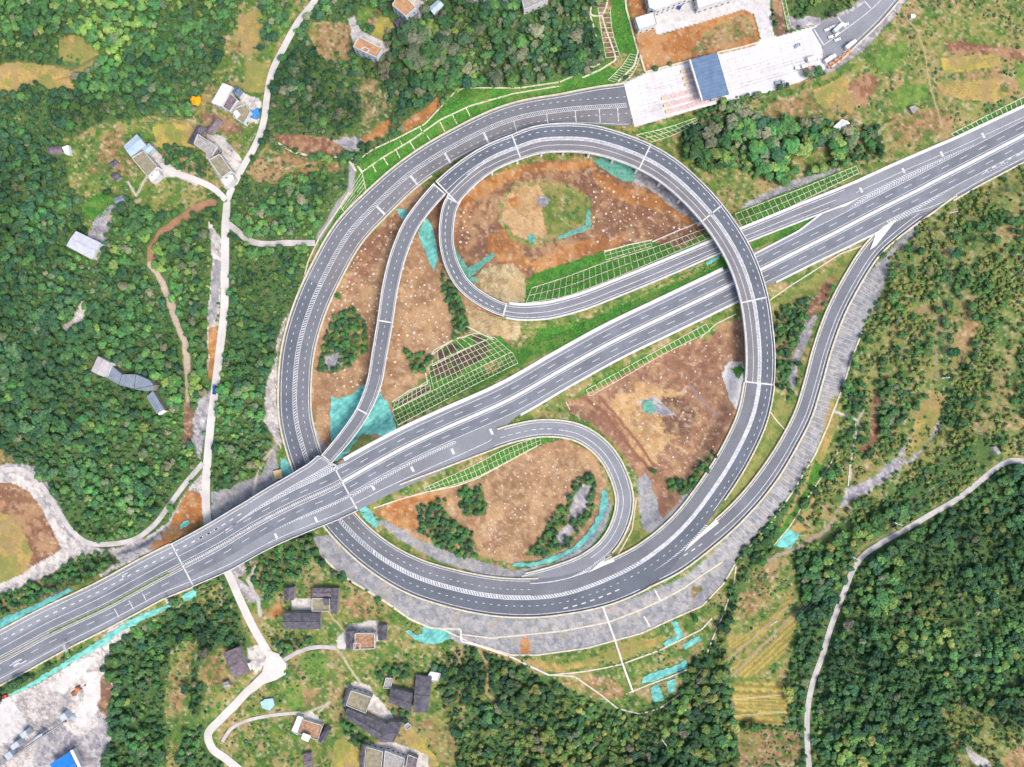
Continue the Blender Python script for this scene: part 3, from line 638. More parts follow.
# verges close to small features
TRACKS = [  # (polyline, width, colour, wobble) bare tracks and pale path lines on the ground
 ([(214,202),(200,206),(180,219),(160,234),(152,249),(151,264)], 7, (176,134,104), 1.2),
 ([(151,264),(158,275),(170,299),(175,319),(185,342),(188,372),(189,400)], 6, (206,186,166), 1.5),
 ([(140,200),(128,206),(120,210),(108,218)], 3, (196,176,150), 1),
 ([(128,182),(136,196),(146,178),(156,172),(162,168)], 1.6, (214,206,186), .6),
 ([(905,16),(918,32),(925,52),(929,80),(934,100),(942,126)], 1.2, (190,170,130), .6),
 ([(352,165),(352,180),(350,192),(338,204),(329,222),(318,238)], 5, (170,164,168), 1),
 ([(336,648),(346,662),(352,672),(360,682)], 2, (196,186,150), 1),
 ([(344,630),(334,620),(328,610)], 1.5, (190,176,140), 1),
 ([(256,566),(248,580),(258,600),(260,615)], 3, (200,196,188), .8),
 ([(318,712),(330,702),(300,716)], 1.5, (200,190,170), .8),
 ([(480,650),(490,670),(486,692),(494,700)], 3, (176,152,112), 1.5),
 ([(1020,470),(1000,490),(990,500)], 1, (150,140,100), 1),
 ([(940,300),(936,350),(938,380)], 1.6, (160,150,120), 1),
 ([(864,410),(858,420),(852,450),(850,480)], 1.3, (206,200,190), .5),
 ([(834,411),(846,416),(856,420)], 2, (214,210,204), .5),
 ([(272,450),(262,462),(256,480),(252,505)], 2.2, (214,200,180), .8),
 ([(838,510),(828,530),(800,548),(776,556),(768,560)], 3, (180,160,140), 2),
 ([(730,700),(788,694)], 1, (214,196,150), .5), ([(734,716),(786,712)], 1, (214,196,150), .5), ([(732,676),(796,612)], 2, (180,160,120), 1),
 ([(728,660),(796,600)], 1.6, (190,170,130), 1),
 ([(56,66),(76,68),(92,60),(104,55)], 2.4, (120,126,80), .6), ([(56,80),(74,76),(80,72)], 1, (150,120,60), .6),
 ([(578,394),(600,408),(625,440),(650,470)], 3, (150,104,84), 2), ([(600,396),(630,432),(655,466)], 2.5, (156,110,88), 2),
 ([(690,386),(704,402),(718,416)], 3, (160,136,128), 1),
]
wx1 = (fbm(XX, YY, 7, 31, 3) - .5) * 2; wy1 = (fbm(XX, YY, 7, 41, 3) - .5) * 2
wx2 = (vn(XX, YY, 28, 33) - .5) * 2; wy2 = (vn(XX, YY, 28, 43) - .5) * 2
COL = np.zeros(XX.shape + (3,)); VEG = np.zeros(XX.shape, np.int8)
HET = np.zeros(XX.shape, np.int8); HS = dict(grass=1, mixfield=1, olive=1, scrubby=1, lawn=2, crop=2, yellow=4, ochre=4, dirt=3, dirt2=3, red=3, orange=3, tan=3, brown=1, darkbr=3, forest=5, slope=2, rubble=6, rock=6, mason=8, concy=6, conc=7, straw=3)
VK = {None: 0, 'wood': 1, 'scrub': 2, 'tuft': 3, 'bush': 4}
NL = {s: fbm(XX, YY, s, 50 + i, 3) for i, s in enumerate(sorted({v[3] for v in ST.values()}))}
NF = fbm(XX, YY, 3.4, 60, 2); WN = RNG.random(XX.shape); NB = fbm(XX, YY, 55, 5, 3)
for (st, poly, wob, pl, rows) in [z for z in Z if z]:
    c1, c2, c3, sc = ST[st]; c1, c2, c3 = lin(c1), lin(c2), lin(c3)
    px = np.array([p[0] for p in poly]); py = np.array([p[1] for p in poly]); m = wob * 2 + 2
    i0, i1 = np.searchsorted(GX, [px.min() - m, px.max() + m]); j0, j1 = np.searchsorted(GY, [py.min() - m, py.max() + m]); sl = (slice(j0, j1), slice(i0, i1))
    X = XX[sl] + wob * wx1[sl] + wob * .6 * wx2[sl]; Y = YY[sl] + wob * wy1[sl] + wob * .6 * wy2[sl]
    ins = inpoly(X, Y, poly); n = NL[sc][sl]; f = NF[sl]
    a = np.clip((n - .38) / .24, 0, 1)[..., None]; b = np.clip((f - .56) / .14, 0, 1)[..., None] * .8
    col = c1 * (1 - a) + c2 * a; col = col * (1 - b) + c3 * b
    if rows:
        ang, per, amp = rows; q = (XX[sl] * -math.sin(ang) + YY[sl] * math.cos(ang)) / per + 0.5 * f
        col = col * (1 + amp * np.sin(2 * math.pi * q)[..., None])
    sp = {'rubble': .3, 'rock': .24, 'mason': .16, 'conc': .04, 'asph': .03, 'slope': .22}.get(st, .14)
    col = col * (1 + sp * (WN[sl][..., None] - .5) * 2)
    HET[sl] = np.where(ins, HS.get(st, 0), HET[sl]); COL[sl] = np.where(ins[..., None], col, COL[sl]); VEG[sl] = np.where(ins, VK[pl], VEG[sl])
ha = fbm(XX, YY, 18, 13, 3); hb = fbm(XX, YY, 5.5, 14, 3); hc = fbm(XX, YY, 2.6, 15, 2)
def blend(kinds, field, lo, hi, c, amt, mul=False):
    k = (np.clip((field - lo) / (hi - lo), 0, 1) * amt * np.isin(HET, kinds))[..., None]
    COL[:] = COL * (1 - k) + (COL * c if mul else lin(c)) * k
blend([1], .5 * ha + .5 * hb, .50, .60, (182,154,112), .75)
blend([1], .5 * fbm(XX, YY, 22, 18, 2) + .5 * hb, .54, .64, (150,152,84), .7)
blend([1], -(.4 * ha + .6 * hb), -.47, -.38, (86,122,62), .8)
blend([1], hc, .66, .78, (222,206,180), .5); blend([1, 5], -hc, -.33, -.24, (58,82,48), .7)
blend([2], .5 * ha + .5 * hb, .55, .64, (150,150,86), .35); blend([2], -hb, -.42, -.34, (70,110,48), .5)
blend([3], .5 * ha + .5 * hb, .51, .62, (212,174,128), .45); blend([3], -(.4 * ha + .6 * hb), -.46, -.36, (144,104,76), .45); blend([3], hc, .66, .78, (232,206,176), .45)
blend([4], hb, .52, .62, (150,146,80), .5); blend([4], -hb, -.42, -.34, (214,180,110), .35)
blend([6], hb, .54, .66, (216,212,208), .45); blend([6], -hb, -.42, -.33, (138,138,146), .45); blend([6], hc, .68, .78, (240,236,230), .5); blend([6], -hc, -.3, -.22, (110,112,116), .5)
blend([8], hb, .54, .66, (192,188,184), .4); blend([8], -hb, -.42, -.33, (132,134,140), .4); blend([8], hc, .68, .78, (206,204,206), .4); blend([8], -hc, -.3, -.22, (100,104,112), .5)
blend([8], hb * .6 + ha * .4, .58, .66, (160,146,124), .35); blend([4], .5 * ha + .5 * hb, .52, .6, (176,150,110), .6); blend([4], -ha, -.45, -.38, (132,146,80), .6)
blend([7], hb, .54, .66, (226,216,212), .4); blend([7], -hc, -.3, -.22, (200,192,188), .4)
def near_line(pl, wob, pad):
    p = np.array(pl, float); m = pad + wob * 2 + 2
    i0, i1 = np.searchsorted(GX, [p[:, 0].min() - m, p[:, 0].max() + m]); j0, j1 = np.searchsorted(GY, [p[:, 1].min() - m, p[:, 1].max() + m]); sl = (slice(j0, j1), slice(i0, i1))
    X = XX[sl] + wob * wx1[sl]; Y = YY[sl] + wob * wy1[sl]; D = np.full(X.shape, 1e9)
    for a, b in zip(p[:-1], p[1:]):
        ab = b - a; t = np.clip(((X - a[0]) * ab[0] + (Y - a[1]) * ab[1]) / (ab @ ab), 0, 1)
        D = np.minimum(D, np.hypot(X - a[0] - t * ab[0], Y - a[1] - t * ab[1]))
    return sl, D
for (pl, wd, c, wob) in TRACKS:
    sl, D = near_line(pl, wob, wd); k = np.clip((wd / 2 + .6 - D) / .8, 0, 1)[..., None]
    COL[sl] = COL[sl] * (1 - k) + lin(c) * (1 + .2 * (WN[sl][..., None] - .5)) * k; VEG[sl] = np.where(D < wd / 2 + .8, 0, VEG[sl])
# earthy shoulders next to the roads (worn ground)
edge = np.full(XX.shape, 99.0)
for (r, s0, s1) in ATG + [(r, 0, r.len) for r in VROADS.values()]:
    for s in np.arange(max(s0, 0), s1, 3):
        i = lambda a: float(np.interp(s, r.S, a)); L, R = i(r.L), i(r.R); o = (R - L) / 2
        x, y = i(r.X) + i(r.NX) * o, i(r.Y) + i(r.NY) * o; sl = window(x, y, (L + R) / 2 + 12)
        if sl[0].start >= sl[0].stop or sl[1].start >= sl[1].stop: continue
        edge[sl] = np.minimum(edge[sl], np.hypot(XX[sl] - x, YY[sl] - y) - (L + R) / 2)
me = bpy.data.meshes.new('ground')
ny, nx = XX.shape; co = W(XX.ravel(), YY.ravel(), G.ravel()); idx = np.arange(nx * ny, dtype=np.int32).reshape(ny, nx)
q = np.stack([idx[:-1, :-1], idx[1:, :-1], idx[1:, 1:], idx[:-1, 1:]], -1).reshape(-1, 4)
def fast_mesh(me, co, quads, cols=None):
    me.vertices.add(len(co)); me.vertices.foreach_set('co', np.asarray(co, np.float32).ravel())
    me.loops.add(quads.size); me.loops.foreach_set('vertex_index', quads.ravel().astype(np.int32))
    me.polygons.add(len(quads)); me.polygons.foreach_set('loop_start', np.arange(0, quads.size, 4, dtype=np.int32))
    try: me.polygons.foreach_set('loop_total', np.full(len(quads), 4, np.int32))
    except Exception: pass
    if cols is not None:
        a = me.color_attributes.new('Col', 'FLOAT_COLOR', 'POINT'); a.data.foreach_set('color', np.c_[np.clip(cols, 0, 1), np.ones(len(cols))].astype(np.float32).ravel())
    me.update(calc_edges=True); me.validate(verbose=False)
fast_mesh(me, co, q, COL.reshape(-1, 3)); me.materials.append(attr_mat('ground_earth', .95, 1.6, .22, .5))
me.polygons.foreach_set('use_smooth', [True] * len(me.polygons))
go = bpy.data.objects.new('ground', me); C.objects.link(go); struct(go)
# ------------------------------------------------------------------ surfaces and paint
M_as = mat('asphalt_grey', (148,151,157), .07, .06, .9, .5)
M_tl = mat('asphalt_lane', (130,134,142), .08, .09, .9, .4)
M_ad = mat('asphalt_blue', (110,115,125), .07, .06, .9, .5)
M_al = mat('asphalt_worn', (136,134,137), .07, .06, .9, .5)
M_ae = mat('asphalt_new', (126,129,135), .07, .06, .9, .5)
M_pt = mat('road_paint', (226,227,228), .12, .5, .8)
M_po = mat('road_paint_orange', (240,190,140), .06, .8, .7)
M_con = mat('concrete_white', (234,233,229), .07, .3, .9)
M_crm = mat('concrete_cream', (224,216,190), .1, .5, .9)
M_cg = mat('concrete_grey', (206,206,206), .1, .3, .9)
M_pier = mat('pier_concrete', (240,240,238), .06, .3, .9)
M_lane = mat('lane_concrete', (224,219,212), .06, .08, .95, .8)
M_lane2 = mat('lane_gravel', (206,200,196), .1, .15, .95, 1.5)
M_grn = mat('hedge_green', (96,130,84), .3, .8, .95, 3)
M_steel = mat('steel_dark', (90,90,94), .1, .5, .6, metal=.4)

def road_surface(name, r, s0, s1, bands, parent=None, dz=0.0):
    """bands: list of (o1, o2, material); butted side by side in one sheet"""
    mb = MB(); mats = []; mi = []
    for (a, b, m) in bands:
        n = len(mb.f); r.ribbon(mb, s0, s1, a, b, dz)
        if m not in mats: mats.append(m)
        mi += [mats.index(m)] * (len(mb.f) - n)
    o = part(name, mb, mats, parent); o.data.polygons.foreach_set('material_index', mi)
    if parent is None: struct(o)
    return o
def paint(name, mb, parent=None, m=None):
    o = part(name, mb, m or M_pt, parent)
    if parent is None: struct(o)
    return o
def barrier(label, r, s0, s1, o, wd=1.0, h=0.85, m=None, cat='parapet', name='concrete_parapet', parent=None, dz=-.3, group=None):
    mb = MB(); r.wall(mb, s0, s1, o, wd, h, dz)
    p = part(name, mb, m or M_crm, parent)
    if parent is None: tag(p, label, cat, group)
    return p

# ---- ring road at grade
d_out = lambda s: np.interp(s, ring.S, ring.R)
top_gate = ring.s_of(629, 105, 0, 60)
s_dark = ring.s_of(540, 112, 0, 200)
road_surface('road', ring, top_gate, ring.s_of(320, 285, 0, 600), [(('L', 0), 0, M_al), (0, ('R', 0), M_ae)])
road_surface('road', ring, ring.s_of(320, 285, 0, 600), SR_top, [(('L', 0), 0, M_as if False else M_ae), (0, ('R', 0), M_ad)])
mb = MB(); a0, a1 = top_gate + 2, SR_top
s_mrg = ring.s_of(590, 586); s_lp0 = ring.s_of(530, 597); s_lp1 = ring.s_of(606, 580); s_er0 = ring.s_of(620, 572); s_er1 = ring.s_of(702, 503)
ring.line(mb, a0, s_lp0, ('L', 1.8), .55); ring.line(mb, s_lp1, a1, ('L', 1.8), .55)
ring.line(mb, a0, s_er0, ('R', -1.8), .55); ring.line(mb, s_er1, a1, ('R', -1.8), .55)
ring.line(mb, s_lp0, s_lp1, -14, .8)
ring.dashes(mb, a0, s_lp0, -8.0, .55, 2.4, 7.4); ring.dashes(mb, a0, a1, 8.4, .55, 2.4, 7.4)
ring.dashes(mb, ring.s_of(560, 594), s_er0, 14.5, 1.1, 4.4, 8.6)
ring.line(mb, s_er0 - 70, s_er0 + 10, lambda s: np.interp(s, ring.S, ring.R) - 1.6, .7)
ring.line(mb, a0, s_lp0, -1.9, .5); ring.line(mb, a0, a1, 2.0, .5)
ring.hatch(mb, a0, ring.s_of(320, 285, 0, 600), -1.2, 1.3, 2.0, .6, 1.2); ring.hatch(mb, ring.s_of(320, 285, 0, 600), ring.s_of(372, 552), -1.3, 1.4, 2.7, 1.0, 2.0); ring.hatch(mb, ring.s_of(372, 552), ring.s_of(640, 562), -1.6, 1.7, 2.8, 1.7, 2.2); ring.hatch(mb, ring.s_of(640, 562), a1, -1.8, 1.9, 1.5, 1.2, .8)
# gore between ring and the inner loop ramp, and ring and the eastern ramp
ring.hatch(mb, ring.s_of(573, 590), ring.s_of(611, 580), lambda s: -14.2 + 0 * s, lambda s: -14.5 - (s - ring.s_of(573, 590)) * .16, 2.3, 1.1, 2.4)
ring.hatch(mb, ring.s_of(640, 562), ring.s_of(694, 515), lambda s: 14.6 + 0 * s, lambda s: 14.8 + np.clip((s - ring.s_of(640, 562)) * .045, 0, 3), 2.2, 1.1, 1.6)
ring.hatch(mb, ring.s_of(536, 118, 0, 200), ring.s_of(620, 107, 0, 60) if False else top_gate, 0, 0) if False else None
# paved cross joints of the northern section
for (x, y) in ((484, 131), (446, 153), (413, 177), (379, 208)):
    s = ring.s_of(x, y, 0, 500); ring.line(mb, s, s + 2.2, -7.5, 12.0, .034)
for (x, y) in ((516, 128), (548, 120), (576, 117), (600, 116), (619, 118)):
    s = ring.s_of(x, y, 0, 260); ring.line(mb, s, s + .8, -8.5, 14.0)
paint('lane_marking', mb)
s_u1, s_u2 = ring.s_of(313, 474), ring.s_of(343, 520)
barrier('long cream kerb wall on the outer edge of the ring road, west and south side', ring, top_gate + 4, ring.s_of(640, 562), ('R', .9), 1.5)
barrier('cream kerb wall on the inner edge of the ring road, north-west down past the underpass', ring, ring.s_of(425, 165, 0, 400), ring.s_of(540, 596), ('L', -.8), 1.3)
barrier('cream kerb wall on the inner edge of the ring road beside the eastern bare bowl', ring, ring.s_of(612, 578), SR_top, ('L', -.8), 1.6)
barrier('cream kerb wall on the outer edge of the ring road above the long grass wedge', ring, ring.s_of(712, 491), SR_top, ('R', .8), 1.3)

# ---- ring viaduct
def viaduct(label, loc_xy, r, s0, s1, bands, piers, joints, cat='viaduct', pdepth=1.8):
    x, y = loc_xy; root = thing('viaduct', label, cat, P(x, y))
    road_surface('road_surface', r, s0, s1, bands, root, 0.02)
    mb = MB(); r.wall(mb, s0, s1, lambda s: (np.interp(s, r.S, r.R) - np.interp(s, r.S, r.L)) / 2, 1, -.04, -pdepth)
    # full width deck slab
    mb = MB(); s = r.ss(s0, s1); mb.wallstrip(r.at(s, ('L', 0)), r.at(s, ('R', 0)), -.02, -.5)
    mb.wallstrip(r.at(s, ('L', 2.2)), r.at(s, ('R', -2.2)), -.52, -pdepth); part('deck', mb, M_cg, root)
    for sd in (('L', .1), ('R', -.1)):
        mb = MB(); r.wall(mb, s0, s1, sd, .8, 1.1, -.9); part('parapet', mb, M_con, root)
    for s in joints:
        mb = MB(); r.line(mb, s - .7, s + .7, lambda q: (np.interp(q, r.S, r.R) - np.interp(q, r.S, r.L)) / 2, float(np.interp(s, r.S, r.L) + np.interp(s, r.S, r.R)) - 1.2, .06); part('expansion_joint', mb, M_con, root)
    for s in piers:
        i = lambda a: float(np.interp(s, r.S, a)); mb = MB(); L, R = i(r.L), i(r.R)
        A = r.at(np.array([s - 1.1, s - 1.1]), 0)  # cap
        c0 = r.at(s, -L + .8, -pdepth - .02)[0]; c1 = r.at(s, R - .8, -pdepth - .02)[0]
        ang = math.atan2(c1[1] - c0[1], c1[0] - c0[0]); mid = (c0 + c1) / 2
        mb.box((mid[0], mid[1], mid[2] - 1.3), np.linalg.norm(c1 - c0), 1.7, 1.3, ang)
        pr = part('pier', mb, M_pier, root)
        n = 3 if L + R > 40 else 2
        for k in range(n):
            f = (.08 + .84 * k / (n - 1)); p = c0 + (c1 - c0) * f
            px_, py_ = r.pix(s, -L + .8 + (L + R - 1.6) * f); g = float(gz(px_, py_)[0]) - 1.0
            q = MB(); q.cyl((p[0], p[1], g), (p[0], p[1], p[2] - 1.32), .95, .95, 10)
            cpart(q, 'column', M_pier, pr)
    return root
def cpart(mb, name, m, parent): return part(name, mb, m, parent)
jr = [SR_top + .8, ring.s_of(754, 300), ring.s_of(712, 213, SR_top), ring.s_of(644, 158, SR_top), ring.s_of(516, 147, SR_top), SR_end - .8]
pr_s = [ring.s_of(759, 362, SR_top), ring.s_of(748, 273, SR_top), ring.s_of(735, 249, SR_top), ring.s_of(712, 214, SR_top), ring.s_of(690, 190, SR_top), ring.s_of(668, 171, SR_top), ring.s_of(643, 157, SR_top), ring.s_of(617, 146, SR_top),
        ring.s_of(591, 140, SR_top), ring.s_of(564, 138, SR_top), ring.s_of(539, 140, SR_top), ring.s_of(513, 148, SR_top), ring.s_of(487, 160, SR_top), ring.s_of(466, 176, SR_top)]
rv = viaduct('high curved ring road viaduct passing over the main carriageway and round the north-eastern bowl', (735, 330), ring, SR_top, SR_end,
        [(('L', 0), -1.0, M_al), (-1.0, ('R', 0), M_ad)], pr_s, jr)
mb = MB(); s_spl = ring.s_of(484, 161, SR_top)
ring.line(mb, SR_top, SR_end, ('L', 1.7), .6, .06); ring.line(mb, SR_top, SR_end, ('R', -1.9), .7, .06)
ring.line(mb, SR_top, s_spl, -1.9, .6, .06); ring.line(mb, SR_top, s_spl, 1.0, .8, .06); ring.hatch(mb, SR_top, s_spl, -1.6, .8, 1.5, .9, 1.0, .06)
ring.line(mb, SR_top, s_spl, -6.8, .5, .06); ring.line(mb, s_spl, SR_end, -6.0, .5, .06)
ring.line(mb, s_spl, SR_end, lambda s: .6 + (s - s_spl) * .03, .6, .06); ring.line(mb, s_spl, SR_end, lambda s: -1.6 - (s - s_spl) * .02, .8, .06); ring.hatch(mb, s_spl, s_spl + 22, -1.4, .3, 2, .8, 1, .06)
ring.dashes(mb, SR_top, SR_end, 7.4, .6, 2.5, 7.4, .06)
paint('lane_marking', mb, rv)
# ---- south-western ramp viaduct
sv = viaduct('slender curved viaduct ramp running down from the ring to the main carriageway across brown earth', (387, 310), swr, 0, swr.len - .3, [(('L', 0), ('R', 0), M_ae)],
        [swr.s_of(*p) for p in ((418, 214), (405, 238), (396, 265), (388, 295), (384, 325), (379, 357), (372, 388), (360, 416), (344, 438))],
        [.8, swr.s_of(386, 321), swr.s_of(362, 411), swr.len - 1.2])
mb = MB(); swr.line(mb, 1, swr.len, ('L', 1.6), .55, .06); swr.line(mb, 1, swr.len, ('R', -1.5), .55, .06); swr.dashes(mb, 3, swr.s_of(376, 375), 0, .55, 2.3, 7.4, .06); swr.line(mb, swr.s_of(376, 375), swr.len, -3.6, .5, .06)
paint('lane_marking', mb, sv)
# ---- inner loop ramp: viaduct part and grade part
iv = viaduct('narrow viaduct ramp leaving the ring and bending south round the north-eastern bowl', (452, 262), inn, 0, SI_b, [(('L', 0), ('R', 0), M_ae)],
        [inn.s_of(*p) for p in ((449, 212), (446, 232), (449, 256), (458, 277), (474, 294), (492, 305))], [1, inn.s_of(455, 200) + .8, SI_b - .8])
mb = MB(); inn.line(mb, 1, SI_b, ('L', 1.6), .55, .06); inn.line(mb, 1, SI_b, ('R', -1.5), .55, .06); inn.dashes(mb, 4, SI_b, 1.2, .7, 3.5, 6.5, .06); paint('lane_marking', mb, iv)
road_surface('road', inn, SI_b, inn.len, [(('L', 0), ('R', 0), M_al if False else mat('asphalt_ramp', (140, 142, 148), .07, .06, .9, .5))])
mb = MB(); inn.line(mb, SI_b, inn.len - 30, ('L', 1.6), .6); inn.line(mb, SI_b, inn.len - 30, ('R', -1.6), .6); inn.line(mb, SI_b, inn.len - 34, .8, .6)
paint('lane_marking', mb)
s_br = inn.s_of(736, 239)
barrier('white concrete shoulder wall on the inner ramp edge below the green lattice slope', inn, SI_b + 2, inn.s_of(860, 184), ('L', -1.4), 2.8, .55, M_con)
barrier('white concrete shoulder wall on the lower edge of the inner ramp above the grass strip', inn, SI_b + 2, inn.s_of(848, 190), ('R', .9), 1.6, .6, M_con)

# ---- main carriageway
MLB = [(('L', 0), -13.4, M_as), (-13.4, -2.2, M_tl), (-2.2, 2.2, M_as), (2.2, 13.6, M_tl), (13.6, ('R', 0), M_as)]
def mlR(s): return np.interp(s, ml.S, ml.R)
for (a, b) in ((0, SM_a), (SM_b, ml.len)):
    road_surface('road', ml, a, b, MLB)
sx = lambda x, y: ml.s_of(x, y)
jm = [SM_a + .8, SM_b - .8]
mv = viaduct('wide viaduct of the main carriageway over the ring road and the village lane', (262, 521), ml, SM_a, SM_b, MLB,
        [sx(200, 556), sx(222, 544), sx(246, 530), sx(270, 517), sx(290, 507)], jm, pdepth=1.9)
def ml_marks(a, b, dz):
    mb = MB()
    X = lambda s: np.interp(s, ml.S, ml.X)
    sl = sx(343, 481.5)
    if b > sl + 5:
        a2 = max(a, sl)
        for o in (-3.0, 3.0): ml.line(mb, a2, b, o, .5, dz)
        for o in (-8.0, 8.2): ml.dashes(mb, a2 + 3, b, o, .5, 8.5, 21, dz)
        ml.line(mb, a2, b, -13.2, .5, dz); ml.line(mb, a2, b, 13.6, .5, dz)
        ml.line(mb, a2, sx(480, 413), lambda s: np.interp(s, ml.S, ml.R) - 7.5, .6, dz)
        ml.line(mb, sx(868, 215), b, ('L', 8.5), .5, dz); ml.line(mb, sx(900, 198), b, ('R', -3.0), .6, dz); ml.dashes(mb, sx(985, 155), b, 14.6, 1.0, 4.4, 9, dz)
        ml.hatch(mb, sx(854, 223), sx(983, 156), lambda s: -14.4 + 0 * s, lambda s: -14.4 - 5.4 * np.clip(np.minimum((s - sx(854, 223)) / 22, (sx(985, 155) - s) / 80), 0, 1), 2.7, 1.2, 2.4, dz, True)
        ml.hatch(mb, sx(880, 209), sx(958, 170), lambda s: 13.6 + 0 * s, lambda s: 13.6 + 5 * np.clip((sx(958, 170) - s) / 70, 0, 1), 2.6, 1.2, 2.2, dz)
        ml.hatch(mb, a2, sx(447, 428), lambda s: 15 + 0 * s, lambda s: 15 + 3.4 + 0 * s, 2.7, 1.2, 2.2, dz, True)
        ml.hatch(mb, a2, sx(352, 476), lambda s: -13.6 + 0 * s, lambda s: -13.6 - 3 * np.clip((sx(356, 474) - s) / 14, 0, 1), 2.4, 1.1, 2, dz)
        ml.hatch(mb, sx(980, 158), sx(1000, 148), 16, 17, 3, 1, 1, dz)
        # transverse paved blocks
        for (x, y) in ((362, 471), (401, 449), (442, 430), (482, 412)):
            s = sx(x, y); rr = float(np.interp(s, ml.S, ml.R)); ml.line(mb, s, s + 2.6, rr - 13.5, 6.0, dz)
        for (x, y) in ((872, 213), (912, 192), (951, 173), (990, 152)):
            s = sx(x, y); rr = float(np.interp(s, ml.S, ml.L)); ml.line(mb, s, s + 2.4, -rr + 8.2, 5.5, dz)
        for (x, y) in ((975, 161), (1010, 142)):
            s = sx(x, y); ml.line(mb, s, s + 7, 15.5, .8, dz); ml.line(mb, s + 4, s + 7, 14.8, 1.6, dz)
    if a < sl - 5:
        b2 = min(b, sl)
        ml.line(mb, a, b2, -3.2, .6, dz); ml.line(mb, a, b2, 3.2, .6, dz)
        for s0_, s1_ in ((a, min(b2, sx(230, 540))),):
            if s1_ > s0_:
                ml.dashes(mb, s0_, s1_, -16.4, 1.0, 4.2, 9.3, dz); ml.line(mb, s0_, s1_, -10.2, .5, dz)
        if b2 > sx(230, 540): ml.dashes(mb, max(a, sx(230, 540)), b2, -8.0, .5, 8.5, 21, dz); ml.dashes(mb, max(a, sx(205, 553)), sx(256, 524), -16.4, 1.0, 4.2, 9.3, dz)
        ml.line(mb, a, b2, ('L', 3.0), .6, dz); ml.dashes(mb, a, b2, 8.4, .5, 8.5, 21, dz)
        ml.line(mb, a, b2, lambda s: np.interp(s, ml.S, ml.R) - 5.4, .6, dz)
        if b2 > sx(256, 524):
            g0 = sx(252, 526); gl = sl - g0
            ml.hatch(mb, g0, b2, lambda s: -11.5 - 2.4 * (s - g0) / gl, lambda s: -12 - 9.5 * (s - g0) / gl, 2.5, 1.1, 2.6, dz, True)
            ml.line(mb, g0 - 25, b2, lambda s: -11.2 - 2.6 * (s - g0) / gl, .6, dz); ml.line(mb, g0 - 25, b2, lambda s: -12.2 - 9.7 * (s - g0) / gl, .6, dz)
            ml.hatch(mb, sx(262, 521), b2, lambda s: 14 + 0 * s, lambda s: 14 + 3.2 * np.clip((s - sx(262, 521)) / 50, 0, 1), 2.6, 1.2, 2.2, dz, True)
            for (x, y) in ((307, 500), (265, 519)):
                s = sx(x, y); rr = float(np.interp(s, ml.S, ml.R)); ml.line(mb, s, s + 2.4, rr - 8.5, 5.5, dz)
        if a < sx(100, 609):
            for (x, y) in ((126, 597), (140, 589), (112, 605)):
                s = sx(x, y); ml.line(mb, s, s + .8, 10.5, 10, dz)
            for (x, y) in ((10, 655),):
                s = sx(x, y); ml.line(mb, s - 5, s + 9, 9.5, .9, dz); ml.line(mb, s - 2, s + 12, 13, .9, dz); ml.line(mb, s - 2, s + 5, 12, 2.2, dz)
            s = sx(130, 592); ml.line(mb, s, s + 7, -19.5, .7, dz); ml.line(mb, s, s + 2.5, -18.6, 1.8, dz)
    return mb
for (a, b, par, dz) in ((0, SM_a - .5, None, .03), (SM_a + .5, SM_b - .5, mv, .06), (SM_b + .5, ml.len, None, .03)):
    paint('lane_marking', ml_marks(a, b, dz), par)
barrier('broad white concrete median barrier dividing the main carriageway east of the viaduct', ml, SM_b, ml.len, 0, 3.0, .55, M_con, 'median barrier', 'median_barrier', dz=-.1)
mb = MB(); ml.wall(mb, SM_a, SM_b, 0, 1.1, .7, .0)
for s in np.arange(SM_a + 2, SM_b - 2, 2.2): ml.line(mb, s, s + 1.0, 0, 3.6, .75)
part('median_rail', mb, M_cg, mv)
t_ = thing('median_planter', 'narrow planted median with two pale kerbs on the main carriageway west of the viaduct', 'median planter', ml.at(sx(90, 615), 0)[0])
for o in (-1.3, 1.3):
    mb = MB(); ml.wall(mb, 0, SM_a - 1, o, .6, .45, -.2); part('kerb', mb, M_crm, t_)
mb = MB(); ml.wall(mb, sx(50, 633), sx(168, 573), 0, 1.9, .75, -.2); part('hedge', mb, M_grn, t_)
# edge barriers of the main carriageway
barrier('cream roadside kerb wall on the upper edge of the main carriageway at its western end', ml, 0, SM_a, ('L', -.7), 1.5)
barrier('cream roadside kerb wall on the lower edge of the main carriageway beside the turquoise netting', ml, 0, SM_a, ('R', .7), 1.5)
barrier('white concrete shoulder along the upper edge of the main carriageway below the lattice slopes', ml, SM_b + 12, sx(730, 285), ('L', -1.6), 3.6, .4, M_con)
barrier('white concrete shoulder on the upper edge of the main carriageway between viaduct and inner ramp', ml, sx(752, 275), sx(832, 234), ('L', -.9), 1.8, .4, M_con)
barrier('white concrete shoulder on the upper edge of the carriageway below the north-eastern fields', ml, sx(872, 213), ml.len, ('L', -1.4), 3.0, .4, M_con)
barrier('white concrete shoulder on the lower edge of the main carriageway beside the eastern bare bowl', ml, sx(512, 398), sx(735, 283), ('R', .9), 2.2, .4, M_con)
barrier('white concrete shoulder on the lower edge of the main carriageway east of the ring viaduct', ml, sx(768, 266), sx(876, 211), ('R', .8), 1.9, .4, M_con)
barrier('cream kerb wall on the lower edge of the main carriageway at the north-eastern corner', ml, sx(940, 178), ml.len, ('R', .8), 1.6)
